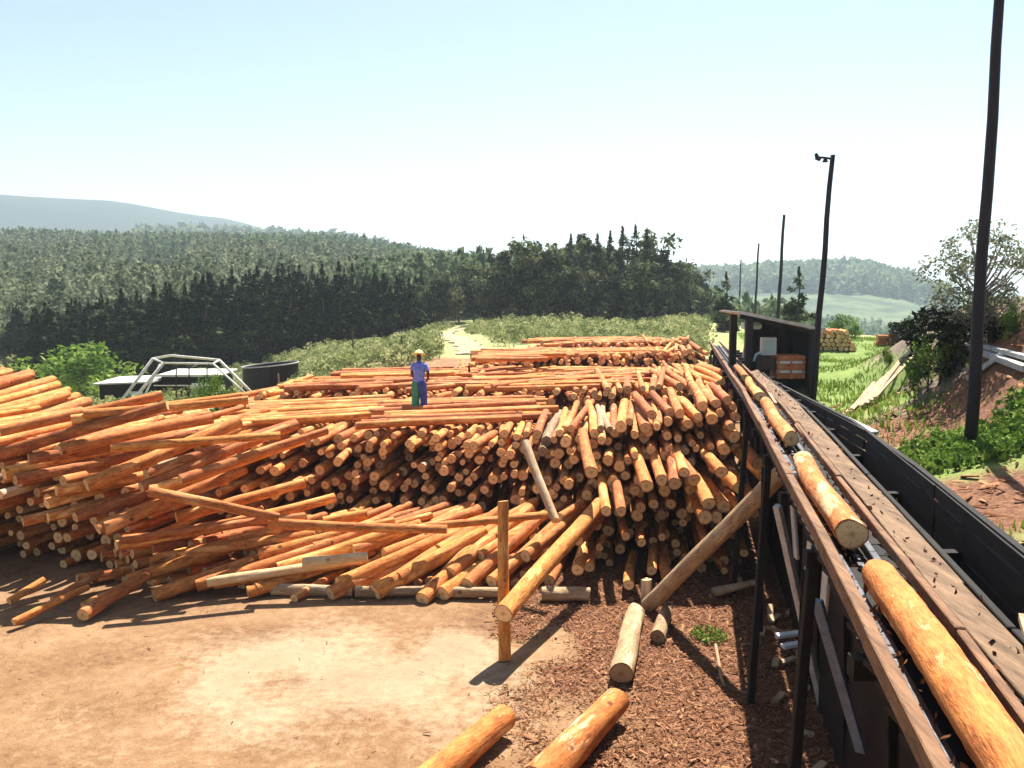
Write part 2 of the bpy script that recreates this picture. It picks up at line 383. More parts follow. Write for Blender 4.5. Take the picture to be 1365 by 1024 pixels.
def drop_pile(xa, xb, hprof, base, rlo, rhi, seed, maxn=900):
    rg_ = random.Random(seed); placed = []; bins = {}
    def rest(x, r):
        z = base(x)+r; kb = int(math.floor(x/.4))
        for (px, pz, pr) in bins.get(kb-1, [])+bins.get(kb, [])+bins.get(kb+1, []):
            dx = abs(px-x)
            if dx < pr+r:
                zz = pz+math.sqrt((pr+r)**2-dx*dx)
                if zz > z: z = zz
        return z
    fails = 0
    while len(placed) < maxn and fails < 60:
        r = rg_.uniform(rlo, rhi)*(.9+.2*rg_.random()); best = None
        for _ in range(14):
            x = rg_.uniform(xa, xb); z = rest(x, r)
            top = base(x)+hprof(x)
            if z+r > top: continue
            sc = (z-base(x))/max(hprof(x), .1)
            if best is None or sc < best[0]: best = (sc, x, z)
        if best is None: fails += 1; continue
        placed.append((best[1], best[2], r)); bins.setdefault(int(math.floor(best[1]/.4)), []).append(placed[-1])
    return placed
interp = lambda xs, ys: (lambda x: float(np.interp(x, xs, ys)))
GB = lambda x: 0.0
# main deck: front line and height as seen
hmain = interp([-15, -11.5, -9, -7.2, -6, -3, -.5, 1, 2.5, 4.3, 5.2], [2.95, 2.95, 2.8, 2.6, 2.45, 2.45, 2.5, 2.8, 3.15, 3.6, 3.7])
yfront = interp([-15, -10, -8.2, -7, -5.5, -3, -.5, .6, 2, 5.2], [17.2, 17.6, 18.4, 20.0, 21.2, 21.5, 21.0, 19.6, 18.0, 17.2])
slope = interp([-15, -9, -5, 0, 2, 5], [.35, .35, .25, .35, .55, .55])
for (x, z, r) in drop_pile(-15, 5.0, hmain, GB, .078, .135, 3, 2200):
    j = RNG.random(); back = 0 if j < .30 else RNG.uniform(.15, .8) if j < .55 else RNG.uniform(1.2, 3.6)
    if x > 0: back *= .4
    top = hmain(x)-z < .45
    y0 = yfront(x)+slope(x)*z+back+RNG.uniform(-.35, .2)
    if top: y0 = yfront(x)+slope(x)*z+RNG.uniform(-.5 if x < 0 else -.2, .8 if x < 0 else .5)
    if x < -8.3 and z < 1.35: y0 += 1.3*min(1, (-8.3-x)/1.5)
    if x > .3 and z < 1.3 and RNG.random() < .7: y0 += RNG.uniform(.6, 2.0)
    L = RNG.uniform(3.6, 4.6) if not top else RNG.uniform(4.0, 5.0)
    if RNG.random() < .05: y0 -= RNG.uniform(.3, .9)
    yaw = .12+RNG.gauss(0, .045)+ (.16 if x < -6.5 else 0); pt = RNG.gauss(0, .012)
    if top and x < 0: yaw += RNG.gauss(.04, .06)
    if top: pt += RNG.gauss(.0, .02)
    p0 = Vector((x, y0, z+ (0)))
    # axis passes through x at mid length so the piles stay packed
    p0.x -= (yaw-.12)*L*.35; p1 = p0+Vector((math.sin(yaw)*L, math.cos(yaw)*L, pt*L))
    add_log(p0, p1, r, mat=RNG.choices(('bark', 'pale', 'old'), (.92, .03, .05))[0], bend=RNG.uniform(0, .014), zone='main')
def band(xa, xb, yf, L, hp, base, seed, rlo=.085, rhi=.14, yaw0=.12, yawj=.06, zone='band', yj=.5, back=.35):
    for (x, z, r) in drop_pile(xa, xb, hp, base, rlo, rhi, seed, 800):
        top = base(x)+hp(x)-z < .36
        y0 = yf(x)+RNG.uniform(-yj, yj*.6)+(RNG.uniform(.3, 1.2) if RNG.random() < back and not top else 0)
        yaw = yaw0+RNG.gauss(0, yawj*(1.8 if top else 1)); l = L*RNG.uniform(.85, 1.12)
        p0 = Vector((x-(yaw-yaw0)*l*.4, y0, z+RNG.gauss(0, .02))); p1 = p0+Vector((math.sin(yaw)*l, math.cos(yaw)*l, RNG.gauss(0, .012)*l))
        add_log(p0, p1, r, n=8, seg=3, zone=zone, bend=RNG.uniform(0, .008))
b2 = lambda x: tz(x, 29.5)
band(-9.6, 7.0, lambda x: 28.3+.25*math.sin(x), 5.6, interp([-10,-8,-5,0,4,7], [2.0,2.4,2.45,2.4,2.6,3.0]), lambda x: .35, 21, zone='second')
band(-5.8, 7.9, lambda x: 34.8+.5*math.sin(x*.9), 5.0, interp([-6,-3,2,8], [.9,1.35,1.5,1.9]), lambda x: tz(x, 35.5)*.9, 22, zone='third')
band(-2.6, 8.8, lambda x: 40.6+.4*math.sin(x*1.1), 4.8, interp([-3,0,4,9], [.6,1.0,1.15,1.45]), lambda x: tz(x, 41)*.97, 23, zone='fourth')
band(.5, 9.4, lambda x: 46.2+.5*math.sin(x*.7), 4.6, interp([0,3,9.5], [.4,.85,1.15]), lambda x: tz(x, 47), 24, zone='fifth')
# left outlying stack, logs pitched up
hl = interp([-22,-15.5,-13.9], [4.1,3.75,3.0])
for (x, z, r) in drop_pile(-21, -14.0, hl, lambda x: -.2, .13, .19, 31, 330):
    l = RNG.uniform(4.5, 5.4); yaw = .10+RNG.gauss(0, .03)
    p0 = Vector((x, 22.8+RNG.uniform(-.4, .4), z-.25)); p1 = p0+Vector((math.sin(yaw)*l, math.cos(yaw)*l, .32+RNG.gauss(0, .04)))
    add_log(p0, p1, r, n=8, seg=3, zone='outlying')

# crosswise slim logs laid flat on the deck top where the worker stands
for (xa_, ya_, yb_, yw, zz, L0) in ((-7.6, 23.0, 26.6, 1.12, 2.46, 4.6), (-3.6, 22.6, 27.2, 1.30, 2.44, 4.6), (-6.2, 31.0, 33.6, 1.35, 2.80, 4.2), (-1.6, 36.4, 39.0, 1.38, 3.0, 3.4)):
    y_ = ya_
    while y_ < yb_:
        if RNG.random() < .12: y_ += .25
        r = RNG.uniform(.085, .13); y_ += r*1.9; yaw = yw+RNG.gauss(0, .035); L = L0*RNG.uniform(.85, 1.1); x_ = xa_+RNG.uniform(-.4, .4)
        z_ = zz+r+RNG.uniform(-.02, .04)
        add_log((x_, y_-math.cos(yaw)*L/2, z_), (x_+math.sin(yaw)*L, y_+math.cos(yaw)*L/2, z_+RNG.uniform(-.04, .06)), r, n=8, seg=4, zone='main' if ya_ < 30 else 'second' if ya_ < 35 else 'third' if ya_ < 40 else 'fourth', bend=.006)

for (xs_, ya_, hz_) in (((-6.6, 4.6), 28.6, lambda x: .35+2.42), ((-1.8, 6.0), 35.2, lambda x: tz(x, 35.5)*.9+1.45), ((-.6, 6.8), 41.0, lambda x: tz(x, 41)*.97+1.02), ((2.4, 7.6), 46.6, lambda x: tz(x, 47)+.8)):
    for k in range(60):
        x_ = RNG.uniform(*xs_); y_ = ya_+RNG.uniform(.1, 4.2); r = RNG.uniform(.09, .13); L = RNG.uniform(2.4, 4.0); yaw = RNG.choice((1.45, 1.2, 1.35, .7))+RNG.gauss(0, .12)
        z_ = hz_(x_)+r*RNG.uniform(-.4, .6); add_log((x_-math.sin(yaw)*L/2, y_-math.cos(yaw)*L/2, z_), (x_+math.sin(yaw)*L/2, y_+math.cos(yaw)*L/2, z_+RNG.uniform(-.03, .05)), r, n=8, seg=4, bend=.006,
            zone='second' if ya_ < 30 else 'third' if ya_ < 37 else 'fourth' if ya_ < 43 else 'fifth')

# ---- front slump: loose logs fanned over the foot of the deck
def dlog(u0, v0, u1, v1, a, b, dia, lift=0, mat='bark', d1=0, **k):
    p0 = at_s(u0, v0, a, b); p1 = at_s(u1, v1, a+d1, b)
    r = dia/F*p0.y/2
    return add_log(p0, p1, r, mat=mat, keep=True, n=14, seg=7, bend=k.pop('bend', RNG.uniform(.0, .012)), **k)
SA, SB = 16.35, 2.1
slump = [ # near end u,v  far end u,v  dia px
 (205,795,345,742,25),(170,775,330,720,22),(262,780,505,704,22),(235,742,430,690,19),(165,722,350,690,20),
 (205,745,420,712,18),(285,778,475,748,18),(330,790,470,742,20),(372,760,560,700,24),(440,792,560,742,26),
 (392,798,440,765,16),(452,780,600,712,27),(500,790,640,712,28),(530,772,655,690,28),(563,800,640,716,26),
 (600,765,690,690,25),(622,780,700,706,24),(512,740,640,694,22),(470,735,600,690,20),(345,740,520,696,18),
 (655,776,735,700,22),(640,740,720,688,20),(585,735,668,690,21),(590,792,662,735,24),(700,742,760,690,20),
 (305,722,470,688,17),(270,708,400,672,18),(235,690,372,650,20),(418,730,520,700,16),(340,786,395,765,22)]
for i, (a, b, c_, d, e) in enumerate(slump):
    p0 = at_s(a, b, SA, SB); p1 = at_s(c_, d, SA, SB)
    v_ = (p1-p0); L = v_.length; want = RNG.uniform(2.7, 3.4)
    if L < want: p1 = p0+v_+(v_.normalized()+Vector((.1, .9, -.25))).normalized()*(want-L)
    p1.z = max(p1.z, .25)
    add_log(p0, p1, e*.86/F*p0.y/2, keep=True, n=14, seg=7, bend=RNG.uniform(0, .016), tone=RNG.uniform(.35, .9), zone='slump')
# filler of the slump heap beneath them
hs = interp([-8.5,-7,-4,-1,.7,1.6], [.6,.8,.95,1.0,.95,.6])
for (x, z, r) in drop_pile(-8.3, 1.4, hs, GB, .085, .13, 41, 420):
    l = RNG.uniform(2.2, 3.0); yaw = .85+(x+8)*(-.075)+RNG.gauss(0, .12)
    y0 = 17.2+z*1.5+RNG.uniform(-.3, .5)
    p0 = Vector((x-.5, y0, z-.05)); p1 = p0+Vector((math.sin(yaw)*l, math.cos(yaw)*l, -.02*l+RNG.gauss(0, .03)*l))
    add_log(p0, p1, r, n=10, seg=4, zone='slump')
# left heap loose logs
LAa, LAb = 16.2, .35
for (a, b, c_, d, e) in [(30,695,165,660,20),(130,705,205,660,24),(140,705,240,655,25),(62,672,140,640,20),(75,655,165,635,22),
   (5,632,95,605,24),(38,612,160,590,22),(0,604,222,541,22),(0,575,150,535,21),(115,647,218,592,27),(148,598,320,585,17),(80,600,190,572,22),
   (188,650,285,600,21),(200,655,300,615,22),(155,728,255,712,20),(160,722,320,705,16),(195,632,270,598,19),(20,640,90,622,20),(95,560,260,533,18),
   (18,830,82,804,15),(110,820,165,790,26),(112,810,168,786,22),(70,800,112,780,14),(12,802,42,788,15),(112,552,300,534,16),(240,640,330,603,18),(64,690,150,672,18),(100,690,170,662,20)]:
    p0 = at_s(a, b, LAa, LAb); p1 = at_s(c_, d, LAa+.2, LAb)
    low = b > 770
    if low: p0 = at_z(a, b, .15); p1 = at_z(c_, d, .22)
    v_ = p1-p0; want = RNG.uniform(3.2, 4.2) if not low else v_.length
    if low: p1 = p0+v_*1.6+Vector((0, 0, .1)); want = 0
    elif v_.length < want:
        dir_ = (v_.normalized()*.45+Vector((.12, .9, -.12))).normalized()
        p1 = p0+v_+dir_*(want-v_.length)
    add_log(p0, p1, e*.76/F*p0.y/2, keep=True, n=14, seg=7, bend=RNG.uniform(0, .016), zone='left')
# right heap: logs spilling down its slope
for (a, b, c_, d, e) in [(838,682,822,612,20),(862,648,848,590,22),(882,640,868,585,20),(900,645,893,585,22),(945,672,905,600,23),
   (925,640,880,578,22),(962,630,925,575,20),(985,650,930,590,21),(1003,665,955,600,22),(1020,635,960,572,22),(1010,618,985,575,20),
   (965,675,930,615,24),(985,682,945,620,22),(828,682,815,625,18),(845,672,824,604,18),(808,682,800,628,18),(940,690,915,640,24),
   (912,630,903,582,18),(1030,640,975,590,22),(895,665,885,600,22),(870,690,852,630,22),(955,690,930,650,20),(788,630,772,575,22),
   (770,760,788,705,20),(812,742,826,690,20),(764,780,776,720,22),(806,800,822,760,19),(745,690,800,672,14),(770,720,860,640,20),(838,780,852,745,18),(890,775,885,735,20),(942,725,935,690,18)]:
    kk = .62 if b < 690 else .45; c_ = a+(c_-a)*kk; d = b+(d-b)*kk
    if RNG.random() < .25: continue
    p0 = at_s(a, b, 16.5, .5); p1 = at_s(c_, d, 17.3, .5)
    v_ = p1-p0; want = RNG.uniform(2.6, 3.4)
    if v_.length < want: p1 = p0+v_+(v_.normalized()*.3+Vector((.1, .9, -.1))).normalized()*(want-v_.length)
    add_log(p0, p1, e*.84/F*p0.y/2, keep=True, n=14, seg=7, bend=RNG.uniform(0, .016), zone='right')
# ---- logs with a character of their own
SP = dict(keep=True)
def slog(p0, p1, dia, label, mat='bark', **k):
    return add_log(p0, p1, dia/2, mat=mat, keep=True, label=label, n=k.pop('n', 18), seg=k.pop('seg', 10), **k)
slog(at_z(560,1050,.24), at_z(672,957,.24), .39, 'short orange log lying on the bare dirt, left of the longer foreground log', 'bark_big', tone=.7)
slog(at_z(715,1045,.27), at_z(822,935,.27), .43, 'long flaky orange log lying among bark chips at the foot of the photo', 'bark_big', tone=.6)
slog(at_z(829,898,.18), at_z(847,815,.18), .36, 'pale split log on bark chips, its dark hollow end towards us', 'old', tone=.9)
slog(at_z(877,850,.13), at_z(888,815,.13), .26, 'small short log stub on the ground right of the leaning beam foot', 'old', tone=.7)
slog(at_z(865,806,.12), at_y(1052,622,13.2), .31, 'long weathered beam leaning from the ground up against the conveyor', 'old', tone=.75, bend=.004, r1=.14)
slog(at_y(861,815,16.5), at_y(862,772,16.5), .24, 'upright cut stump beside the foot of the leaning beam', 'pale', tone=.5, seg=4)
slog(at_z(673,880,0), at_y(671,668,14.55), .21, 'upright orange post sticking up in front of the tumbled logs', 'bark', tone=.95, bend=.006)
slog(at_y(670,818,13.6), at_y(800,672,18.0), .31, 'log raised at a slant across the upright post, cut end low and towards us', 'bark', tone=.85)
slog(at_y(700,590,18.2), at_y(741,694,16.8), .19, 'slim debarked log leaning down the dark face of the deck', 'pale', tone=.45, bend=-.01)
slog(at_y(358,698,17.1), at_y(596,706,17.3), .21, 'long thin reddish log lying crosswise on top of the tumbled logs', 'bark', tone=.45, bend=.006)
slog(at_y(560,703,17.5), at_y(735,686,18.2), .17, 'thin log lying crosswise just behind the upright post', 'bark', tone=.7)
slog(at_y(198,655,16.6), at_y(372,690,17.0), .2, 'thin red log sloping down to the right across the left heap', 'bark', tone=.25)
slog(at_s(276,776,15.9,2), at_s(482,746,16.3,2), .19, 'pale stripped log lying near the bottom of the tumbled front logs', 'pale', tone=1.0)
slog(at_y(404,750,16.9), at_y(490,742,17.0), .20, 'short whitish log end poking from the tumbled logs above the bearer', 'pale', tone=.95)
slog(at_z(362,786,.12), at_z(470,788,.12), .24, 'grey bearer log under the left half of the tumbled logs', 'old', tone=.8)
slog(at_z(474,789,.12), at_z(566,788,.12), .22, 'grey bearer log under the middle of the tumbled logs', 'old', tone=.6)
slog(at_z(570,789,.12), at_z(668,790,.12), .23, 'grey bearer log left of the upright post, under the tumbled logs', 'old', tone=.9)
slog(at_z(722,792,.15), at_z(786,792,.15), .28, 'short grey bearer log on the ground beneath the right heap', 'old', tone=1.0)

# choose the individuals by how much of each shows
geos = []
for d in LOGS:
    geos.append(log_geo(d['p0'], d['p1'], d['r0'], d['r1'], d['tone'], d['seed'], d['n'], d['seg'], d['bend'], d['lump']))
allv = []; allf = []; own = []; off = 0
for i, g in enumerate(geos):
    allv.append(g[0]); allf.append(g[1]+off); own += [i]*len(g[1]); off += len(g[0])
allv = np.concatenate(allv); allf = np.concatenate(allf)
bvh = BVHTree.FromPolygons(allv.tolist(), allf.tolist())
cnt = {}; cen = {}
origin = Vector((0, 0, CH))
for v in range(452, 1024, 4):
    for u in range(2, 1365, 4):
        a, b, c_ = ray(u, v); h = bvh.ray_cast(origin, Vector((a, b, c_)).normalized())
        if h[2] is not None:
            k = own[h[2]]; cnt[k] = cnt.get(k, 0)+1; cen.setdefault(k, [0, 0]); cen[k][0] += u; cen[k][1] += v
ind = {i for i, d in enumerate(LOGS) if d['keep'] and cnt.get(i, 0) > 0}
for k in sorted(cnt, key=lambda k: -cnt[k]):
    if len(ind) >= 300: break
    ind.add(k)
def zone_label(d, u, v):
    size = 'thick' if d['r0'] > .165 else 'slim' if d['r0'] < .125 else 'medium'
    tone = 'dull reddish' if d['tone'] < .35 else 'bright orange' if d['tone'] > .7 else 'orange brown'
    if d['mat'] == 'pale': tone = 'pale stripped'
    if d['mat'] == 'old': tone = 'weathered grey-brown'
    z = d['zone']
    if z == 'left':
        w = ('loose on the dirt before' if v > 775 else 'near the top of' if v < 600 else 'half way down') + ' the left heap'
        w += ' at the photo edge' if u < 110 else ' beside the dark gap'
    elif z == 'slump':
        w = ('at the bottom of' if v > 755 else 'on top of' if v < 715 else 'in the middle of') + ' the tumbled front logs'
        w += ' by the post' if u > 590 else ' mid-way' if u > 330 else ', left end'
    elif z == 'right':
        w = ('low in' if v > 690 else 'high on' if v < 625 else 'half way down') + ' the right heap'
        w += ' by the leaning beam' if u > 920 else ', middle' if u > 830 else ', left side'
    elif z == 'main':
        pos = 'in the top layer of' if v < 585 else 'in the upper face of' if v < 625 else 'in the shaded face of'
        w = pos + ' the main deck'
        w += ' by the conveyor' if u > 900 else ' above the slim leaner' if u > 700 else ' below the worker' if u > 500 else ' left of the worker' if u > 330 else ' above the left heap'
    elif z == 'outlying': w = 'in the separate stack at the far left edge'
    else: w = 'in the ' + {'second': 'second row behind the worker', 'third': 'third row towards the scrub', 'fourth': 'fourth row near the scrub', 'fifth': 'last row before the scrub'}[z]
    return f'{size} {tone} log {w}'
sv = []; sf = []; sm = []; sl = []; se = []; st = []; ss = []; off = 0
MI = {'bark': 0, 'pale': 2}
for i, (d, g) in enumerate(zip(LOGS, geos)):
    Vg, q, mi, LC, er, tn = g
    if i in ind:
        mid = (d['p0']+d['p1'])/2
        emat = M['endold'] if d['mat'] == 'old' else M['end']
        o = mesh_obj('log', Vg-np.array(mid), q, [M[d['mat']], emat], None, mi == 0, mi, {'lc': ('FLOAT_VECTOR', LC), 'er': ('FLOAT', er), 'tone': ('FLOAT', tn)}, mid)
        n_ = cnt.get(i, 1); u, v = (cen[i][0]/n_, cen[i][1]/n_) if i in cen else (600, 700)
        tag(o, d.get('label') or zone_label(d, u, v), 'log', 'felled logs lying in the yard')
    else:
        if not cnt.get(i, 0) and d['zone'] in ('main', 'slump', 'left', 'right') and d['keep']: continue
        sv.append(Vg); sf.append(q+off); m2 = mi.copy()
        m2[m2 == 0] = {'bark': 0, 'pale': 2, 'old': 3}[d['mat']]
        sm.append(m2); sl.append(LC); se.append(er); st.append(tn); ss.append(mi == 0); off += len(Vg)
o = mesh_obj('log_piles', np.concatenate(sv), np.concatenate(sf), [M['bark'], M['end'], M['pale'], M['old']], None, np.concatenate(ss), np.concatenate(sm),
   {'lc': ('FLOAT_VECTOR', np.concatenate(sl)), 'er': ('FLOAT', np.concatenate(se)), 'tone': ('FLOAT', np.concatenate(st))})
tag(o, 'the many remaining orange logs packed in rows across the yard', 'log piles', kind='stuff')
print('LOGS', len(LOGS), 'individual', len(ind), 'seen', len(cnt))

# ------------------------------------------------------------------ foliage builders
def quads_at(P, S, N=None, tone=None, rng=NR, flat=0.0, aspect=1.0):
    n = len(P); a = rng.normal(size=(n,3)); 
    if flat: a[:,2] *= (1-flat)
    a /= np.linalg.norm(a, axis=1)[:,None]; b = rng.normal(size=(n,3)); b -= (b*a).sum(1)[:,None]*a; b /= np.linalg.norm(b, axis=1)[:,None]
    S = np.asarray(S)[:,None]; k1 = rng.uniform(.5, 1.1, (n,1)); k2 = rng.uniform(.5, 1.1, (n,1))
    v = np.stack([P-a*S*aspect-b*S*.25*k1, P+b*S*k2*.6-a*S*.1, P+a*S*aspect, P-b*S*k1*.6+a*S*.15], 1).reshape(-1, 3)
    f = np.arange(n*4).reshape(n, 4); t = np.repeat(tone if tone is not None else rng.random(n), 4)
    return v, f, t
def crown_pine(H, R, n, rng, size=.32, base=.12):
    nb = max(10, int(H*5)); hs = base+(1-base)*(np.sort(rng.random(nb))**.9); az = rng.uniform(0, 6.28, nb)
    bl = R*(1-(hs-base)/(1-base))**.85*rng.uniform(.4, 1.15, nb)+.06
    pr_ = (bl+.12)/(bl+.12).sum(); bi = rng.choice(nb, n, p=pr_); s = rng.random(n)**.6
    P = np.zeros((n, 3)); rr = s*bl[bi]
    P[:,0] = rr*np.cos(az[bi])+rng.normal(0, .22, n)*(.25+rr*.35); P[:,1] = rr*np.sin(az[bi])+rng.normal(0, .22, n)*(.25+rr*.35)
    P[:,2] = hs[bi]*H+rr*.18*rng.uniform(-.5, 1.2, n)+rng.normal(0, .05, n)*H*.35
    P[:,2] = np.clip(P[:,2], base*H*.8, H*1.2); k9 = P[:,2] > H*.9; P[k9,:2] *= .45
    tone = np.clip(rng.random(nb)[bi]*.6+rng.random(n)*.4, 0, 1)
    return quads_at(P, rng.uniform(.6, 1.3, n)*size*(.45+.75*(1-P[:,2]/H)), tone=tone, rng=rng, flat=.3, aspect=1.3)
def crown_round(H, R, n, rng, size=.3, base=.25, blobs=22, squash=1.0, gap=.32):
    c = rng.normal(size=(blobs, 3)); c /= np.linalg.norm(c, axis=1)[:,None]; c *= rng.uniform(.35, .95, (blobs,1))
    c[:,2] = c[:,2]*.5+.5; c[:,0] *= R; c[:,1] *= R; c[:,2] = base*H+c[:,2]*H*(1-base)*.92
    br = rng.uniform(.6, 1.2, blobs)*R*gap
    bi = rng.integers(0, blobs, n); d = rng.normal(size=(n,3)); d /= np.linalg.norm(d, axis=1)[:,None]; d *= (rng.random((n,1))**.45)
    P = c[bi]+d*br[bi][:,None]*np.array([1,1,.8*squash])
    tone = np.clip(rng.random(blobs)[bi]*.6+rng.random(n)*.4, 0, 1)
    return quads_at(P, rng.uniform(.6, 1.3, n)*size, tone=tone, rng=rng, flat=.2), c
def trunk_mesh(H, r, rng, limbs=None, lean=.0):
    m = MB(); pts = [(lean*H*(i/6)**2, .02*H*math.sin(i), H*i/6) for i in range(7)]
    m.tube(pts, [r*(1-.85*i/6) for i in range(7)], 7)
    for c in (limbs if limbs is not None else []):
        z = max(.15*H, c[2]*.6); p = Vector((0, 0, z)); q = Vector(c)
        m.tube([p, p.lerp(q, .5)+Vector((0,0,-.03*H)), q], [r*.35, r*.22, r*.08], 5)
    return m
PROT = {}
def make_tree(name, H, R, kind, mat, seed, n, size, **k):
    rng = np.random.default_rng(seed)
    if kind == 'pine': cr = crown_pine(H, R, n, rng, size, k.get('base', .12)); tm = trunk_mesh(H*.95, H*.018+.05, rng)
    else:
        cr, cc = crown_round(H, R, n, rng, size, k.get('base', .25), k.get('blobs', 22), k.get('squash', 1), k.get('gap', .32)); tm = trunk_mesh(H*.8, H*.018+.04, rng, cc[:k.get('limbs', 8)])
    root = bpy.data.objects.new(name, None); C.objects.link(root); root.empty_display_size = .2
    c = mesh_obj('crown', cr[0], cr[1], M[mat], root, attrs={'tone': ('FLOAT', cr[2])})
    t = mesh_obj('trunk', tm.v, tm.f, M[k.get('tmat', 'trunk')], root, True)
    root['_used'] = 0; return root
def place_tree(proto, x, y, s, label, cat, group=None, z=None, sz=None):
    if proto['_used']:
        r = proto.copy(); C.objects.link(r)
        for ch in [c for c in proto.children]:
            c = ch.copy(); C.objects.link(c); c.parent = r
        if '_used' in r: del r['_used']
    else: r = proto; proto['_used'] = 1
    r.location = (x, y, (tz(x, y) if z is None else z)-.1); r.rotation_euler = (0, 0, RNG.uniform(0, 6.28)); sz = sz or s
    r.scale = (s, s, sz)
    if 'group' in r: del r['group']
    return tag(r, label, cat, group)

# dark pine belt
pines = [make_tree('pine_tree', 10, 2.9, 'pine', 'pine', 100+i, 3400, .32, base=.04) for i in range(5)]
plab = ['at the left end of the dark belt', 'in the dark belt above the metal frame', 'in the dark belt behind the flat black shed', 'in the dark belt left of the worker', 'at the right end of the dark belt']
row = []
for k in range(92):
    u = 45+ (k+RNG.random())/92*520
    d_ = 82+ (k % 4)*7+RNG.uniform(-3, 3) + (u-45)*.03
    row.append((u, d_))
for u, d_ in row:
    t_ = (u-682.5)/F; x = t_*d_; z = tz(x, d_)
    # crowns reach the skyline of the belt, rising to the right
    vt = float(np.interp(u, [0, 40, 120, 220, 330, 480, 560, 600], [410, 412, 396, 378, 360, 352, 364, 380]))+RNG.uniform(-6, 22)
    top = at_y(u, vt, d_).z; H = max(5.0, top-z)
    zi = min(4, int((u-45)/104)); fr = 'front' if d_ < 92 else 'back'
    hgt = 'tall' if H > 12.5 else 'short' if H < 10 else 'mid-height'
    place_tree(pines[RNG.randrange(5)], x, d_, H/10*RNG.uniform(.95, 1.25), f'{hgt} dark pine in the {fr} row {plab[zi]}', 'tree', 'dark pines along the yard', z=z, sz=H/10)
for i in range(10):       # young pines left end
    u = RNG.uniform(-20, 60); d_ = RNG.uniform(98, 125); x = (u-682.5)/F*d_
    vt = RNG.uniform(400, 425); H = max(3, at_y(u, vt, d_).z-tz(x, d_)); place_tree(pines[i % 5], x, d_, H/10*1.1, 'dark pine standing apart at the left edge of the photo', 'tree', 'dark pines along the yard', sz=H/10)
# grove at centre
groves = [make_tree('grove_tree', 12, 4.2, 'round', 'grove', 200+i, 3000, .42, base=.12, blobs=34, gap=.36, limbs=10) for i in range(3)]
gp = [make_tree('tall_pine', 14, 4.4, 'pine', 'grove', 210+i, 4200, .38, base=.03) for i in range(2)]
gl = [(575,118,372,0),(590,112,365,1),(612,122,360,0),(632,118,352,2),(655,112,345,0),(668,104,352,1),(690,100,332,0),(712,98,322,2),(735,104,332,1),(748,98,345,0),
      (760,106,312,3),(778,110,318,0),(795,104,312,3),(812,108,308,4),(828,104,302,3),(845,106,300,4),(860,102,305,3),(874,108,316,1),(888,106,338,0),(902,112,350,2),(918,118,356,0),(932,124,362,1),
      (720,96,362,2),(765,98,365,1),(803,99,352,0),(842,99,350,2),(878,100,368,0),(640,106,372,1),(555,108,378,2),(912,108,378,1),(935,114,384,0)]
for k, (u, d_, vt, kd) in enumerate(gl):
    x = (u-682.5)/F*d_; z = tz(x, d_); H = at_y(u, vt, d_).z-z
    pr = (groves+gp)[kd]; h0 = 12 if kd < 3 else 14
    w = 'left' if u < 680 else 'middle' if u < 755 else 'tallest' if u < 880 else 'right'
    place_tree(pr, x, d_, H/h0*(1.0 if kd < 3 else 1.05), ('bushy olive-green tree' if kd < 3 else 'tall ragged pine') + f' in the {w} part of the central grove, ' + ('front edge' if d_ < 103 else 'behind its front edge'), 'tree', 'trees of the central grove', z=z, sz=H/h0*(1.13 if kd < 3 else 1.0))
# trees by the poles
cl = make_tree('conifer', 10, 2.6, 'pine', 'grove', 230, 2400, .3, base=.05)
for (u, d_, vt, vb, w, lb) in [(966,75,362,425,1.0,'small conifer left of the thin far poles'),(1062,62,355,425,.95,'dark conifer standing between the second and third poles')]:
    x = (u-682.5)/F*d_; z = tz(x, d_); H = at_y(u, vt, d_).z-z; place_tree(cl, x, d_, H/10*w*1.2, lb, 'tree', z=z, sz=H/10)
rt = make_tree('sparse_tree', 9, 3.1, 'round', 'sparse', 240, 4200, .13, base=.1, blobs=70, gap=.28, limbs=40, tmat='greytrunk')
tb = at_t(1304, 470); H_ = (at_y(1304, 262, tb.y).z-tb.z)/9; place_tree(rt, tb.x, tb.y, H_*1.05, 'thin airy grey-leaved tree behind the nearest pole', 'tree', sz=H_)
bs = [make_tree('bush', 3, 1.9, 'round', 'green', 250+i, 2200, .13, base=.02, blobs=16, gap=.42, limbs=5) for i in range(2)]
db = [make_tree('dark_bush', 3, 1.9, 'round', 'pine', 260+i, 2400, .13, base=.02, blobs=18, gap=.42, limbs=5) for i in range(2)]
for (pr, u, d_, vt, s, lb) in [
   (db[0],1258,23,398,1.0,'big dark bush on the bank left of the nearest pole'),(db[1],1325,22,405,1.0,'dark bush on the bank right of the nearest pole'),
   (db[0],1290,24,410,.9,'dark bush directly behind the nearest pole'),(db[1],1205,55,415,.9,'low dark bush at the edge of the valley'),
   (db[0],1235,50,405,.9,'dark bush at the left foot of the bank'),(bs[0],1120,70,418,1.1,'bright green bush behind the far wood stack'),(bs[1],1140,66,428,.8,'small bright green bush right of the far wood stack'),
   (bs[0],287,40,497,.62,'bright green bush growing through the metal frame'),(bs[1],120,66,455,1.3,'round green bush in front of the dark pines'),
   (bs[0],75,45,508,.8,'low green bush behind the left log heap'),(bs[1],1183,30,470,.36,'small shrub on the slope beside the loose planks'),(bs[0],1350,21,404,.5,'green bush at the right edge on the bank'),
   (db[1],585,56,455,.5,'dark green bush beside the pale track'),(bs[1],1240,23,440,.6,'green bush below the dark bush on the bank')]:
    x = (u-682.5)/F*d_; z = tz(x, d_); H = max(.8, at_y(u, vt, d_).z-z); place_tree(pr, x, d_, max(H/3, .3)*s if s != .62 else .5, lb, 'bush', z=z, sz=H/3)

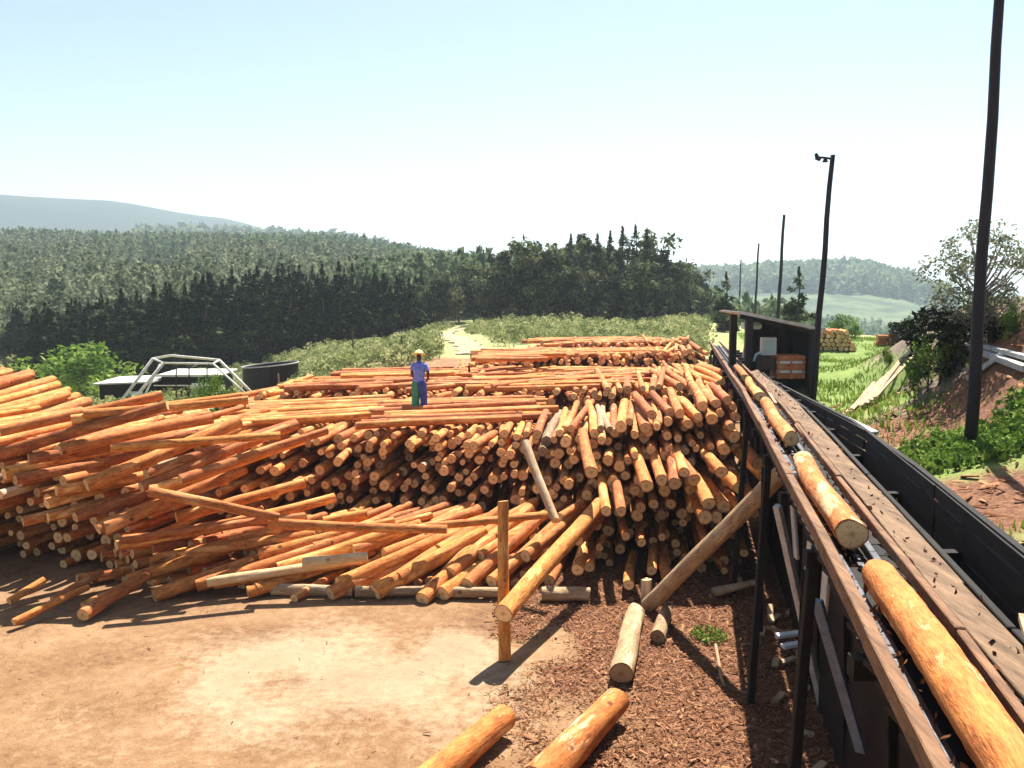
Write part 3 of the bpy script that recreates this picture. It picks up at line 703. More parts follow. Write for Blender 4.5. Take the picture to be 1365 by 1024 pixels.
# hill wood, scrub, grass, chips : nobody could count these
def scatter_wood(name, n, tr, rr, hts, mat, label, seed, nq=20, cond=None, sz=.16, wid=.28):
    rng = np.random.default_rng(seed)
    t = rng.uniform(*tr, n*3); r = np.sqrt(rng.uniform(rr[0]**2, rr[1]**2, n*3)) if rr[1]/rr[0] < 3 else rng.uniform(*rr, n*3)
    y = r/np.sqrt(1+t*t); x = t*y
    if cond is not None: k = cond(x, y, t, r, rng) & (((t+.40)/.05)**2+((r-255)/75)**2 > 1); x, y, t, r = x[k], y[k], t[k], r[k]
    x, y = x[:n], y[:n]; m = len(x); H = rng.uniform(*hts, m); z = terrain(x, y)
    s = rng.random((m, nq)); ang = rng.uniform(0, 6.28, (m, nq)); rad = H[:,None]*wid*(1-s)**.7*rng.random((m, nq))**.5
    P = np.stack([x[:,None]+rad*np.cos(ang), y[:,None]+rad*np.sin(ang), z[:,None]+H[:,None]*(.02+.95*s)], 2).reshape(-1, 3)
    tone = np.clip(np.repeat(rng.random(m), nq)*.65+rng.random(m*nq)*.35, 0, 1)
    v, f, tt = quads_at(P, np.repeat(H, nq)*sz*rng.uniform(.6, 1.3, m*nq), tone=tone, rng=rng, flat=.1)
    return tag(mesh_obj(name, v, f, M[mat], attrs={'tone': ('FLOAT', tt)}), label, 'woodland', kind='stuff')
greyc = lambda x, y, t, r, rng: (vnoise(x/45, y/45, 70)+(-.25-t)*1.2+(300-r)*.003 > .55) & (r > 125)
scatter_wood('grey_wood', 4200, (-.75,-.02), (125, 470), (6, 11), 'greywood', 'greyish open woodland covering the lower left hill', 301, 64, greyc, sz=.05)
scatter_wood('hill_wood', 6800, (-.75,.12), (120, 500), (6, 11), 'hillwood', 'dense green woodland covering the hill behind the yard', 302, 42, lambda x,y,t,r,rng: (~greyc(x,y,t,r,rng)) & (r > 130), sz=.075)
scatter_wood('ridge_wood', 1500, (-.42,.0), (850, 1050), (12, 22), 'hillwood', 'hazy far ridge of trees above the left hill', 303, 12, sz=.3, wid=.4)
scatter_wood('far_hill_wood', 2600, (.16,.49), (830, 1060), (9, 17), 'hillwood', 'hazy woodland along the crest of the far right hill', 304, 12, sz=.3, wid=.4)
scatter_wood('plateau_wood', 160, (.16,.34), (115, 150), (2.5, 5), 'hillwood', 'low hazy trees at the edge of the valley beyond the shed', 305, 30, sz=.14, wid=.4)
scatter_wood('valley_trees', 900, (.15,.52), (260, 840), (4, 9), 'hillwood', 'scattered clumps of trees over the far valley slope', 306, 16, lambda x,y,t,r,rng: vnoise(x/38, y/90, 88) > .62, sz=.2, wid=.45)
def scatter_shrub(name, n, tr, rr, hts, mat, label, seed, nq, sz, cat='scrub', cond=None, spread=.7):
    rng = np.random.default_rng(seed); t = rng.uniform(*tr, n*2); y = rr[0]+(rr[1]-rr[0])*rng.random(n*2)**1.25; x = t*y
    k = (vnoise(x/5, y/7, seed)+.35*rng.random(n*2)) > .42
    if cond is not None: k &= cond(x, y)
    x, y = x[k][:n], y[k][:n]; m = len(x); H = rng.uniform(*hts, m)*(.5+vnoise(x/6, y/6, seed+1)); z = terrain(x, y)
    s = rng.random((m, nq))**.8; ang = rng.uniform(0, 6.28, (m, nq)); rad = H[:,None]*spread*np.sqrt(1-s*s)*rng.random((m, nq))**.5
    P = np.stack([x[:,None]+rad*np.cos(ang), y[:,None]+rad*np.sin(ang), z[:,None]+H[:,None]*s*.9], 2).reshape(-1, 3)
    tone = np.clip(np.repeat(rng.random(m), nq)*.75+rng.random(m*nq)*.25, 0, 1)
    v, f, tt = quads_at(P, sz*rng.uniform(.5, 1.4, m*nq), tone=tone, rng=rng)
    return tag(mesh_obj(name, v, f, M[mat], attrs={'tone': ('FLOAT', tt)}), label, cat, kind='stuff')
road = lambda x, y: np.abs(x-np.interp(y, [p[1] for p in rp], [p[0] for p in rp])) > 1.9
scatter_shrub('scrub', 3200, (-.36,.22), (38, 112), (.4, 1.1), 'shrub', 'grey-green scrub covering the ground beyond the log rows', 311, 60, .10, cond=lambda x,y: road(x,y) & ((y > 50) | (x < -7+(y-38)*.35)) & ((vnoise(x/6, y/9, 55) > .4) | (y > 60)))
scatter_shrub('left_scrub', 1000, (-.66,-.2), (40, 82), (.3, 1.0), 'shrub', 'green scrub between the left log heaps and the dark pines', 312, 56, .10)
scatter_shrub('valley_grass', 900, (-.8,-.5), (80, 170), (.5, 1.5), 'shrub', 'light green clearing at the left edge', 313, 26, .3)
scatter_shrub('bank_weeds', 420, (.4,.62), (14.6, 19.5), (.1, .32), 'green', 'green weeds round the foot of the nearest pole', 314, 26, .06, 'weeds', cond=lambda x,y: ((x-9.1)/2.2)**2+((y-16.9)/1.6)**2 < 1)
rng = np.random.default_rng(321)
def blades(name, n, xs, ys, hh, mat, label, cond, seed):
    rng = np.random.default_rng(seed); x = rng.uniform(*xs, n); y = rng.uniform(*ys, n); k = cond(x, y, rng); x, y = x[k], y[k]; m = len(x)
    z = terrain(x, y); h = rng.uniform(.5, 1.2, m)*hh*(.5+vnoise(x/1.5, y/1.5, 77)); a = rng.uniform(0, 6.28, m); l = rng.uniform(-.5, .5, (m, 2))*h[:,None]; w = h*.22
    dx = np.cos(a)*w; dy = np.sin(a)*w
    v = np.stack([np.stack([x-dx, y-dy, z-.02], 1), np.stack([x+dx, y+dy, z-.02], 1), np.stack([x+dx*.4+l[:,0], y+dy*.4+l[:,1], z+h], 1), np.stack([x-dx*.2+l[:,0], y-dy*.2+l[:,1], z+h*.95], 1)], 1).reshape(-1, 3)
    tt = np.repeat(np.clip(vnoise(x/2, y/2, 78)*.6+rng.random(m)*.4, 0, 1), 4)
    tag(mesh_obj(name, v, np.arange(m*4).reshape(m, 4), M[mat], attrs={'tone': ('FLOAT', tt)}), label, 'grass', kind='stuff')
blades('grass', 60000, (8, 34), (19, 72), .13, 'grassy', 'bright green grass on the strip between the shed and the bank',
   lambda x, y, rng: ((x-(2.55+.2*y)) > 1.2) & ((x-(2.55+.2*y)) < 3.4+rng.random(len(x))*1.2+(y > 34)*16) & (vnoise(x/1.3, y/2.5, 79) > .3), 322)
blades('bank_grass', 16000, (5.5, 20), (9, 32), .10, 'grassy', 'thin patchy grass on the earth bank',
   lambda x, y, rng: ((x-(2.55+.2*y)) > 1.2) & (vnoise(x/1.6+30, y/1.6, 21) > .66), 323)
# small weed tuft on the chips
def chips(name, n, xs, ys, size, label, cond, seed, long=2.0, zoff=.012):
    rng = np.random.default_rng(seed); x = rng.uniform(*xs, n); y = rng.uniform(*ys, n); k = cond(x, y, rng); x, y = x[k], y[k]; m = len(x)
    z = terrain(x, y)+zoff+rng.random(m)*.03; a = rng.uniform(0, 6.28, m); s = size*np.exp(rng.normal(-.2, .5, m))
    d = np.stack([np.cos(a), np.sin(a), rng.normal(0, .22, m)], 1)*(s*long)[:,None]; p = np.stack([-np.sin(a), np.cos(a), rng.normal(0, .35, m)], 1)*s[:,None]*.5
    c0 = np.stack([x, y, z], 1); up = np.zeros((m, 3)); up[:,2] = s*.28
    # thin curled flakes with a ridge: 6 verts, 2 quads
    v = np.stack([c0-d-p, c0-d*.9+up, c0-d+p, c0+d-p*.7, c0+d*.9+up, c0+d+p*.8], 1).reshape(-1, 3); b = (np.arange(m)*6)[:,None]
    f = np.concatenate([b+np.array([0,3,4,1]), b+np.array([1,4,5,2])])
    tag(mesh_obj(name, v, f, M['chips'], attrs={'tone': ('FLOAT', np.repeat(rng.random(m), 6))}), label, 'bark chips', kind='stuff')
chips('bark_chips', 52000, (-1.2, 5.2), (9.5, 19), .0135, 'reddish bark chips strewn over the ground by the conveyor', lambda x, y, rng: (x+(vnoise(x*1.2, y*1.2, 8)-.5)*2.4+rng.normal(0, .3, len(x)) > .2) & (x < 2.7+.2*y), 331)
chips('dirt_litter', 2600, (-9, 1), (9.5, 18), .009, 'scattered bark crumbs on the bare dirt', lambda x, y, rng: vnoise(x*.9, y*.9, 91)+rng.random(len(x))*.5 > .8, 332)
chips('bank_litter', 2600, (5, 19), (9, 26), .05, 'dry litter on the earth bank', lambda x, y, rng: (x-(2.55+.2*y)) > 1.0, 333)
rng = np.random.default_rng(340); n = 420; a = rng.uniform(0, 6.28, n); r = rng.random(n)**.5*.32; c0 = at_z(945, 850, 0)
P = np.stack([c0.x+r*np.cos(a), c0.y+r*np.sin(a)*1.2, rng.random(n)*.14*(1-r)], 1); v, f, tt = quads_at(P, np.full(n, .035), rng=rng)
tag(mesh_obj('weed', v, f, M['green'], attrs={'tone': ('FLOAT', tt)}), 'lone green weed growing in the bark chips', 'weed')
m = MB(); m.tube([at_z(954, 860, .03), at_z(962, 905, .03), at_z(966, 915, .02)], [.03, .025, .01], 6)
tag(m.build('stick', M['pale']), 'thin pale stick on the bark chips beside the weed', 'stick')
# slab of wood
m = MB(); m.beam(at_z(950, 790, .1), at_z(1008, 776, .3), .30, .10, 0, .6)
tag(m.build('slab', M['plank'], bevel=.02), 'pale split slab lying in front of the black gap under the right heap', 'slab')

# ------------------------------------------------------------------ conveyor
def cz(y): return float(np.interp(y, [0, 16, 30, 50], [3.88, 3.92, 3.55, 3.05]))
def cp3(x0, y, dz=0): return Vector((x0+.2*y, y, cz(y)+dz))
conv = empty('log_conveyor', (1.6, 2, 0), 'long raised timber log conveyor running from the lower right to the shed', 'conveyor')
YS = [1.5, 5.2, 9.6, 13.5, 18, 23, 28, 34, 41, 49]
def railp(name, x0, dz, w, h, mat, ys=YS, jit=.015, roll=0, kink=.0):
    for a, b in zip(ys[:-1], ys[1:]):
        m = MB(); j = RNG.uniform(-jit, jit); j2 = RNG.uniform(-jit, jit)
        A = cp3(x0+j, a, dz+j2); B = cp3(x0-j*.5, b-.012, dz-j2*.3); mid = (A+B)/2+Vector((RNG.uniform(-jit, jit), 0, RNG.uniform(-jit, jit)))
        m.beam(A, mid, w, h, roll); m.beam(mid+(B-A).normalized()*.002, B, w*.96, h*.97, roll)
        m.build(name, mat, conv, bevel=.008)
railp('rail', 1.14, 0, .085, .14, M['rail'])
railp('rail', 1.68, .0, .06, .10, M['rail'])
railp('inner_rail', 1.30, -.16, .07, .07, M['chain'])
railp('inner_rail', 1.60, -.16, .07, .07, M['chain'])
railp('side_plank', 1.93, -.07, .22, .05, M['walk'], ys=[1.5, 6.3, 11.5, 16, 21, 26], roll=-.3)
railp('ledge_beam', 2.17, -.16, .06, .12, M['tar'], ys=[1.5, 5.6, 10.4, 16, 21, 26])
m = MB()
for i in range(150):   # slatted trough floor
    y = 1.8+i*.31
    a = cp3(1.18, y, -.23); b = cp3(1.78, y+RNG.uniform(-.04, .04), -.23); m.beam(a, b, .322, .04)
m.build('trough_floor', M['tar'], conv)
m = MB()
for i in range(420):   # drag chain
    y = 1.7+i*.11; a = cp3(1.46, y, -.17); b = cp3(1.46, y+.085, -.17); m.beam(a, b, .05 if i % 2 else .022, .022 if i % 2 else .05)
m.build('chain', M['chain'], conv)
# outer wall of overlapping dark boards with gaps
def wz(y): return float(np.interp(y, [0, 12, 30], [4.02, 4.05, 3.05]))
for i in range(8):
    ya = 1.5+i*3.6; yb = min(ya+3.6, 30.2)
    for k in range(7):
        m = MB(); zt = -k*.15+RNG.uniform(-.012, .012)-.07; x0 = 2.50+RNG.uniform(-.012, .012)
        A = Vector((x0+.2*ya, ya, wz(ya)+zt)); B = Vector((x0+.2*yb, yb-.03, wz(yb)+zt)); m.beam(A, B, .035, .128+RNG.uniform(-.012, .015)); m.build('wall_board', M['tar'], conv)
m = MB()
for i in range(20):
    y = 2+i*1.45; m.beam(Vector((2.56+.2*y, y, .2)), Vector((2.56+.2*y, y, wz(y)-.02)), .09, .09)
m.build('wall_posts', M['tar'], conv)
m = MB(); 
for a, b in zip(YS[:7], YS[1:7]): m.beam(Vector((2.53+.2*a, a, wz(a)+.012)), Vector((2.53+.2*b, b-.01, wz(b)+.012)), .06, .03)
m.build('wall_cap', M['tar'], conv)
# trestles
for i in range(19):
    y = 3.2+i*2.3
    for x0, sgn in ((1.16, -1), (1.86, 1)):
        if sgn < 0 and i % 2: continue
        m = MB(); top = cp3(x0, y, -.27); g = tz(x0+.2*y, y); m.beam(Vector((x0+.2*y+sgn*.18, y+RNG.uniform(-.1, .1), g-.1)), top, .10, .10, 0, .9); m.build('leg', M['tar'], conv, bevel=.008)
    m = MB(); m.beam(cp3(1.09, y+.02, -.33), cp3(2.55, y+.02, -.33), .12, .14); m.build('cross_beam', M['tar'], conv)
    if i % 2 == 0:
        m = MB(); m.beam(cp3(1.1, y+.1, -.5), Vector((1.3+.2*(y+2.1), y+2.0, .3)), .05, .11); m.build('brace', M['tar'], conv)
for i in range(60):   # boards added behind the trestles to block light and blacken the underside
    if i % 12 == 0: mbs = MB()
    y = 2.2+i*.46; g = tz(2.12+.2*y, y)
    if cz(y)-.5 > g: mbs.beam(Vector((2.02+.2*y, y, min(g, .4)-.1)), Vector((2.02+.2*y, y, cz(y)-.35-RNG.uniform(0, .2))), .05, .452)
    if i % 12 == 11: mbs.build('light_block_boards', M['tar'], conv)
# planks and steel under the conveyor
def thing_beam(name, a, b, w, h, mat, label, cat, roll=0):
    m = MB(); m.beam(a, b, w, h, roll); return tag(m.build(name, mat, bevel=.006), label, cat)
thing_beam('leaning_pole', at_y(1100, 962, 12.4), at_y(1036, 674, 11.4), .09, .09, M['greywood_b'], 'long thin grey pole leaning under the conveyor beside the beam top', 'pole')
thing_beam('leaning_board', at_y(1098, 812, 9.6), at_y(1106, 712, 8.9), .04, .17, M['greywood_b'], 'short pale grey board upright under the conveyor, middle of three', 'board', .3)
thing_beam('leaning_board', at_y(1076, 765, 10.9), at_y(1088, 655, 10.2), .04, .16, M['greywood_b'], 'short pale grey board under the conveyor nearest the leaning beam', 'board', .2)
thing_beam('leaning_board', at_y(1158, 868, 7.2), at_y(1132, 795, 6.9), .04, .19, M['greywood_b'], 'pale grey board under the rail, nearest of three boards', 'board', .2)
thing_beam('steel_channel', at_y(1148, 1002, 9.0), at_y(1089, 800, 8.6), .11, .06, M['steel'], 'bluish grey steel channel leaning under the conveyor', 'steel channel', .3)
thing_beam('leaning_board', at_y(1062, 745, 12.2), at_y(1055, 650, 12.2), .04, .12, M['greywood_b'], 'narrow grey board standing behind the leaning pole', 'board', .1)
m = MB()
for k, (u, v, w) in enumerate([(1055, 848, .5), (1060, 862, .42)]):
    c_ = at_z(u, v, .12+.02*k); m.beam(c_+Vector((-w/2, 0, 0)), c_+Vector((w/2, .1, .03)), .14, .05)
tag(m.build('offcut', M['white']), 'white wood offcuts lying in the shade below the conveyor', 'offcuts')
for k in range(16):
    y = RNG.uniform(9.5, 16); x = 2.5+.2*(y-1)+RNG.uniform(-1.2, .2); a = RNG.uniform(0, 3.14); L = RNG.uniform(.15, .5); m = MB()
    x = 1.3+.2*y+RNG.uniform(0, .9)
    m.beam((x-math.cos(a)*L/2, y-math.sin(a)*L/2, .05), (x+math.cos(a)*L/2, y+math.sin(a)*L/2, .05+RNG.uniform(0, .12)), .10, .04)
    tag(m.build('scrap_wood', M['plank']), 'broken piece of scrap wood on the dark ground under the conveyor', 'scrap wood', 'scrap wood under the conveyor')
# logs carried on it
def conv_log(x0a, ya, x0b, yb, r, label, mat='bark_big', **k):
    pa = cp3(x0a, ya, -.12+r); pb = cp3(x0b, yb, -.12+r)
    Vg, q, mi, LC, er, tn = log_geo(pa, pb, r, r*.9, k.get('tone', .7), k.get('seed', 5), 28, 40, .008, .06)
    mid = (pa+pb)/2
    o = mesh_obj('log', Vg-np.array(mid), q, [M[mat], M['end']], None, mi == 0, mi, {'lc': ('FLOAT_VECTOR', LC), 'er': ('FLOAT', er), 'tone': ('FLOAT', tn)}, mid)
    return tag(o, label, 'log', 'logs riding on the conveyor')
conv_log(1.45, 2.7, 1.42, 6.3, .135, 'big flaky orange log on the conveyor, nearest to the camera', seed=3, tone=.75)
conv_log(1.43, 7.4, 1.40, 10.6, .135, 'flaky orange log on the conveyor, second from the camera', seed=9, tone=.6)
conv_log(1.46, 12.3, 1.44, 16.4, .11, 'orange log on the conveyor, third from the camera', seed=19, tone=.5, mat='bark')
conv_log(1.44, 17.4, 1.47, 21.6, .11, 'orange log on the conveyor, fourth from the camera', seed=29, tone=.8, mat='bark')
conv_log(1.46, 22.6, 1.45, 27.0, .10, 'orange log on the conveyor just before the shed', seed=39, tone=.4, mat='bark')
for k, (a, b, h) in enumerate([((1.66, 3.6), (2.1, 5.3), .06), ((1.70, 9.8), (1.66, 13.4), -.02), ((1.60, 16), (1.7, 20), 0)]):
    m = MB(); m.beam(cp3(a[0], a[1], h), cp3(b[0], b[1], h+.03), .05, .04)
    tag(m.build('loose_slat', M['plank']), ['loose thin slat lying across the nearest conveyor log', 'loose thin slat lying beside the second conveyor log', 'loose thin slat lying along the far part of the conveyor'][k], 'slat')
rng = np.random.default_rng(350); n = 900; y = rng.uniform(2.5, 26, n); x = .2*y+rng.choice([1.27, 1.68, 1.98], n)+rng.normal(0, .05, n)
P = np.stack([x, y, np.interp(y, [0,16,30], [3.88,3.92,3.55])-.06+rng.random(n)*.03], 1); v, f, tt = quads_at(P, rng.uniform(.015, .05, n), rng=rng, flat=-.5)
tag(mesh_obj('bark_shreds', v, f, M['chips'], attrs={'tone': ('FLOAT', tt)}), 'shredded bark caught along the conveyor rails', 'bark shreds', kind='stuff')

# ------------------------------------------------------------------ shed
SY0, SY1 = 28.6, 31.2
sh = empty('shed', (8.7, SY0, 2.3), 'open-sided dark shed with a sloping sheet roof beside the conveyor', 'shed')
xl, xr = at_y(984, 413, SY0).x, at_y(1100, 441, SY0).x
zl, zr = at_y(984, 416, SY0).z, at_y(1100, 440, SY0).z
m = MB(); N_ = 36
for i in range(N_):
    f0, f1 = i/N_, (i+1)/N_; xa, xb = xl+(xr-xl)*f0, xl+(xr-xl)*f1; za, zb = zl+(zr-zl)*f0, zl+(zr-zl)*f1; d = .03 if i % 2 else 0
    m.quadprism([(xa, SY0, za-.05+d), (xb, SY0, zb-.05+d), (xb, SY1, zb-.05+d), (xa, SY1, za-.05+d), (xa, SY0, za+d), (xb, SY0, zb+d), (xb, SY1, zb+d), (xa, SY1, za+d)])
m.build('roof', M['sheet'], sh)
m = MB(); m.beam((xl, SY0-.02, zl+.0), (xr, SY0-.02, zr+.0), .03, .10); m.build('sunlit_edge', M['pipe'], sh)  # pale strip added to stand in for the sunlit front edge of the roof
for nm, u, y in (('post', 998, SY0+.15), ('post', 1084, SY0+.15), ('post', 1000, SY1-.2), ('post', 1070, SY1-.2)):
    m = MB(); x = (u-682.5)/F*(SY0+.15); z = zl+(zr-zl)*(x-xl)/(xr-xl)-.06; m.beam((x, y, 1.6), (x, y, z), .22, .22); m.build(nm, M['pole'], sh)
m = MB(); m.beam((xl+.1, SY0+.12, zl-.14), (xr-.2, SY0+.12, zr-.12), .1, .14); m.build('front_beam', M['tar'], sh)
xw = (1018-682.5)/F*(SY0+.15)
for i in range(9):
    x = xw+i*.245; m = MB(); z = zl+(zr-zl)*(x-xl)/(xr-xl)-.08; m.box(x, x+.235, SY1-.12, SY1-.08, 1.8, z); m.build('back_board', M['tar'], sh)
m = MB(); x = (1084-682.5)/F*(SY0+.15)+.12; 
for i in range(14): m.box(x, x+.04, SY0+.4+i*.3, SY0+.69+i*.3, 1.8, zr-.05)
m.build('side_wall', M['tar'], sh)
def bxs(name, u0, v0, u1, v1, y, dep, mat, label, cat, extra=None):
    a = at_y(u0, v0, y); b = at_y(u1, v1, y); r = empty(name, ((a.x+b.x)/2, y, b.z), label, cat); m = MB(); m.box(a.x, b.x, y, y+dep, b.z, a.z); m.build('body', mat, r, bevel=.015)
    if extra: extra(r, a, b, y)
    return r
def cab(r, a, b, y):
    m = MB(); m.box(a.x+.1, b.x-.1, y-.02, y-.003, b.z+.12, a.z-.1); m.build('door', M['panel'], r, bevel=.005)
    m = MB(); m.beam(((a.x+b.x)/2, y+.2, b.z-.004), ((a.x+b.x)/2, y+.2, b.z-1.1), .12, .12); m.build('stand', M['black'], r)
    m = MB(); m.tube([(a.x, y+.1, b.z+.1), (a.x-.15, y+.1, b.z+.02), (a.x-.22, y+.1, b.z-.2)], .05, 8); m.build('pipe', M['panel'], r)
bxs('control_cabinet', 1016, 450, 1035, 474, 29.3, .25, M['white'], 'pale control cabinet inside the shed', 'cabinet', cab)
def mach(r, a, b, y):
    m = MB(); m.tube([(a.x+.12, y+.1, b.z), (a.x+.10, y+.1, b.z-.5), (a.x+.02, y+.1, b.z-.95)], .05, 8); m.build('pipe', M['pipe'], r)
    m = MB(); m.tube([(a.x+.3, y, b.z+.12), (b.x+.02, y, b.z+.10)], .07, 10); m.build('motor', M['panel'], r)
bxs('machine_head', 992, 430, 1014, 439, 29.2, .4, M['panel'], 'pale green machine head hanging near the left shed post', 'machine', mach)
def crate(r, a, b, y):
    n = 5
    for i in range(n):
        z = b.z+(a.z-b.z)*(i+.5)/n; m = MB(); m.box(a.x-.01, b.x+.01, y-.04, y-.003, z-.035, z+.045); m.build('slat', M['white'] if i % 2 else M['redp'], r)
    for f_ in (.05, .5, .95):
        x = a.x+(b.x-a.x)*f_; m = MB(); m.box(x-.03, x+.03, y-.07, y-.043, b.z, a.z); m.build('upright', M['redp'], r)
bxs('crate', 1036, 474, 1072, 505, 29.1, .8, M['redp'], 'red slatted crate under the shed roof beside its right post', 'crate', crate)
bxs('drum', 1013, 476, 1033, 494, 29.1, .4, M['rust'], 'dark brown box on the shed floor below the cabinet', 'box')

# ------------------------------------------------------------------ poles
def pole(u0, v0, y, H, r, label, lean=0, arm=False, zb=None):
    b = at_y(u0, v0, y); g = tz(b.x, y); z0 = min(b.z, g)-.2
    e = empty('utility_pole', (b.x, y, z0), label, 'pole', 'dark poles along the conveyor')
    m = MB(); top = Vector((b.x+lean, y, b.z+H)); bot = Vector((b.x, y, z0)); pts = [bot.lerp(top, i/8)+Vector((.02*math.sin(i*1.7), 0, 0)) for i in range(9)]
    m.tube(pts, [r*(1-.32*i/8) for i in range(9)], 12); m.build('shaft', M['pole'], e, smooth=True)
    if arm:
        m = MB(); m.tube([top+Vector((0, 0, -.12)), top+Vector((-.32, -.03, -.08)), top+Vector((-.44, -.05, -.1))], .035, 6); m.build('arm', M['black'], e)
        m = MB(); m.tube([top+Vector((-.22, -.03, -.12)), top+Vector((-.22, -.03, -.22))], [.05, .09], 8); m.build('insulator', M['black'], e)
        m = MB(); m.tube([top+Vector((-.52, -.05, .04)), top+Vector((-.46, -.05, -.10)), top+Vector((-.38, -.05, -.16))], [.05, .09, .05], 8); m.build('lamp_head', M['black'], e)
    else:
        m = MB(); m.tube([top, top+Vector((0, 0, .04))], [r*.72, r*.5], 10); m.build('cap', M['black'], e)
    return e
pole(1292, 602, 17, 10.2, .12, 'nearest and tallest dark pole, on the earth bank at the right', lean=.12)
pole(1083, 526, 27.6, 7.35, .105, 'second dark pole with a lamp arm, right beside the shed', lean=.34, arm=True)
pole(1036, 428, 58, 6.8, .13, 'third dark pole, rising behind the shed roof', lean=.22)
pole(1006, 415, 90, 6.75, .13, 'fourth dark pole, thin and far beyond the shed', lean=.2)
pole(985, 410, 126, 6.7, .12, 'farthest and thinnest dark pole', lean=.1)

# ------------------------------------------------------------------ right-hand timber
def plog(a, b, r, label, mat='bark', name='log', group=None, cat='log'):
    Vg, q, mi, LC, er, tn = log_geo(a, b, r, r*.9, RNG.random(), RNG.randrange(9999), 10, 4, .01); mid = (Vector(a)+Vector(b))/2
    o = mesh_obj(name, Vg-np.array(mid), q, [M[mat], M['end']], None, mi == 0, mi, {'lc': ('FLOAT_VECTOR', LC), 'er': ('FLOAT', er), 'tone': ('FLOAT', tn)}, mid); return tag(o, label, cat, group)
def ground_pt(u, y, dz=0): x = (u-682.5)/F*y; return Vector((x, y, tz(x, y)+dz))
for cu0, cu1, y, rows, lb in ((1078, 1146, 52, 5, 'log end in the far stack just right of the second pole'), (1164, 1200, 55, 3, 'log in the low far stack on the grass')):
    xa = (cu0-682.5)/F*y; xb = (cu1-682.5)/F*y; k = 0
    for rr_ in range(rows):
        x = xa+.15+(rr_ % 2)*.13
        while x < xb-.1-(rr_*.12):
            r = RNG.uniform(.12, .15); z = tz(x, y)+.13+rr_*.24; yy = y+RNG.uniform(-.2, .2)
            if cu0 > 1150: plog((x, yy, z), (x+2.0, yy+.5, z), r, lb, group=lb.replace('log', 'logs', 1)); x += .75
            else: plog((x, yy, z), (x+.5, yy+2.4, z), r, lb, group='logs of the far stack by the second pole'); x += .29
pl = 'pale plank on the grass slope between the shed and the small shrub'
for i in range(7):
    a = at_t(1124+i*7+RNG.uniform(-3, 3), 556-i*3, .05+.02*i); b = at_t(1160+i*9+RNG.uniform(-6, 6), 520-i*7, .07)
    m = MB(); m.beam(a, b, .11, .04, RNG.uniform(-.3, .3)); tag(m.build('plank', M['plank']), pl, 'plank', 'loose planks on the slope')
m = MB(); a = at_y(1092, 545, 19.5); b = at_y(1158, 577, 17.2); m.beam(a, b, .42, .05); tag(m.build('board', M['greywood_b']), 'pale board lying on the bank against the dark conveyor wall', 'board')
for (u0, v0, y0, u1, v1, y1, w, lb) in [(1282, 466, 20.5, 1368, 500, 18.5, .2, 'long grey timber running to the right edge on the bank'), (1290, 512, 19, 1340, 478, 22, .16, 'grey timber crossing behind the nearest pole'),
      (1308, 468, 21, 1372, 486, 19.5, .15, 'thinner grey timber lying above the long one on the bank'), (1200, 486, 26, 1238, 455, 31, .15, 'grey timber on the slope behind the small shrub')]:
    a = at_t(u0, v0, .12); b = at_t(u1, v1, .12)
    m = MB(); m.beam(a, b, w, w*.7); tag(m.build('timber', M['greywood_b'], bevel=.01), lb, 'timber')

# ------------------------------------------------------------------ left yard structures
FY = 44.0
fr = empty('metal_frame', at_y(240, 540, FY), 'pale trapezoid metal pipe frame standing behind the left logs', 'frame')
def ft(pts, r=.055, name='pipe', mat='pipe'): m = MB(); m.tube(pts, r, 8); m.build(name, M[mat], fr, smooth=True)
A0, A1, A2, A3 = at_y(163, 533, FY), at_y(204, 478, FY), at_y(292, 480, FY), at_y(328, 516, FY)
A0 = A0+(A0-A1)*.7; A3 = A3+(A3-A2)*.9
B0, B1, B2, B3 = at_y(178, 533, FY-1.6), at_y(218, 484, FY-1.6), at_y(284, 485, FY-1.6), at_y(322, 520, FY-1.6)
B0 = B0+(B0-B1)*.7; B3 = B3+(B3-B2)*.9
ft([A0, A1], .075, 'raker'); ft([A2, A3], .07, 'raker'); ft([B0, B1], .075, 'raker'); ft([B2, B3], .05, 'raker')
ft([A1, at_y(228, 474, FY), at_y(260, 477, FY), A2], .06, 'top_rail'); ft([B1, B2], .045, 'top_rail'); ft([A1, B1], .05, 'tie'); ft([A2, B2], .05, 'tie')
C0, C1 = at_y(190, 533, FY-.8), at_y(213, 486, FY-.8); ft([C0+(C0-C1)*.7, C1], .05, 'raker')
for u in (235, 252, 276): ft([at_y(u, 482, FY-.8), at_y(u, 530, FY-.8)], .035, 'upright', 'black')
for v in (500, 514): ft([at_y(205, v, FY-.8), at_y(300, v, FY-.8)], .03, 'cross_rail')
def lowshed(name, u0, u1, vt, vb, y, dep, mat, rmat, label, slope_=0):
    a = at_y(u0, vt, y); b = at_y(u1, vt-slope_, y); zb = tz((a.x+b.x)/2, y)-.3; e = empty(name, ((a.x+b.x)/2, y, zb), label, 'shed')
    m = MB(); m.quadprism([(a.x, y, zb), (b.x, y, zb), (b.x, y+dep, zb), (a.x, y+dep, zb), (a.x, y, a.z-.13), (b.x, y, b.z-.13), (b.x, y+dep, b.z-.13), (a.x, y+dep, a.z-.13)]); m.build('wall', M[mat], e)
    m = MB(); m.quadprism([(a.x-.25, y-.3, a.z-.12), (b.x+.25, y-.3, b.z-.12), (b.x+.25, y+dep+.2, b.z-.05), (a.x-.25, y+dep+.2, a.z-.05), (a.x-.25, y-.3, a.z-.04), (b.x+.25, y-.3, b.z-.04), (b.x+.25, y+dep+.2, b.z+.03), (a.x-.25, y+dep+.2, a.z+.03)]); m.build('roof', M[rmat], e)
    m = MB(); w = (b.x-a.x); m.box(a.x+w*.55, a.x+w*.85, y-.03, y-.004, zb+.3, min(a.z, b.z)-.5); m.build('door', M['white'], e)
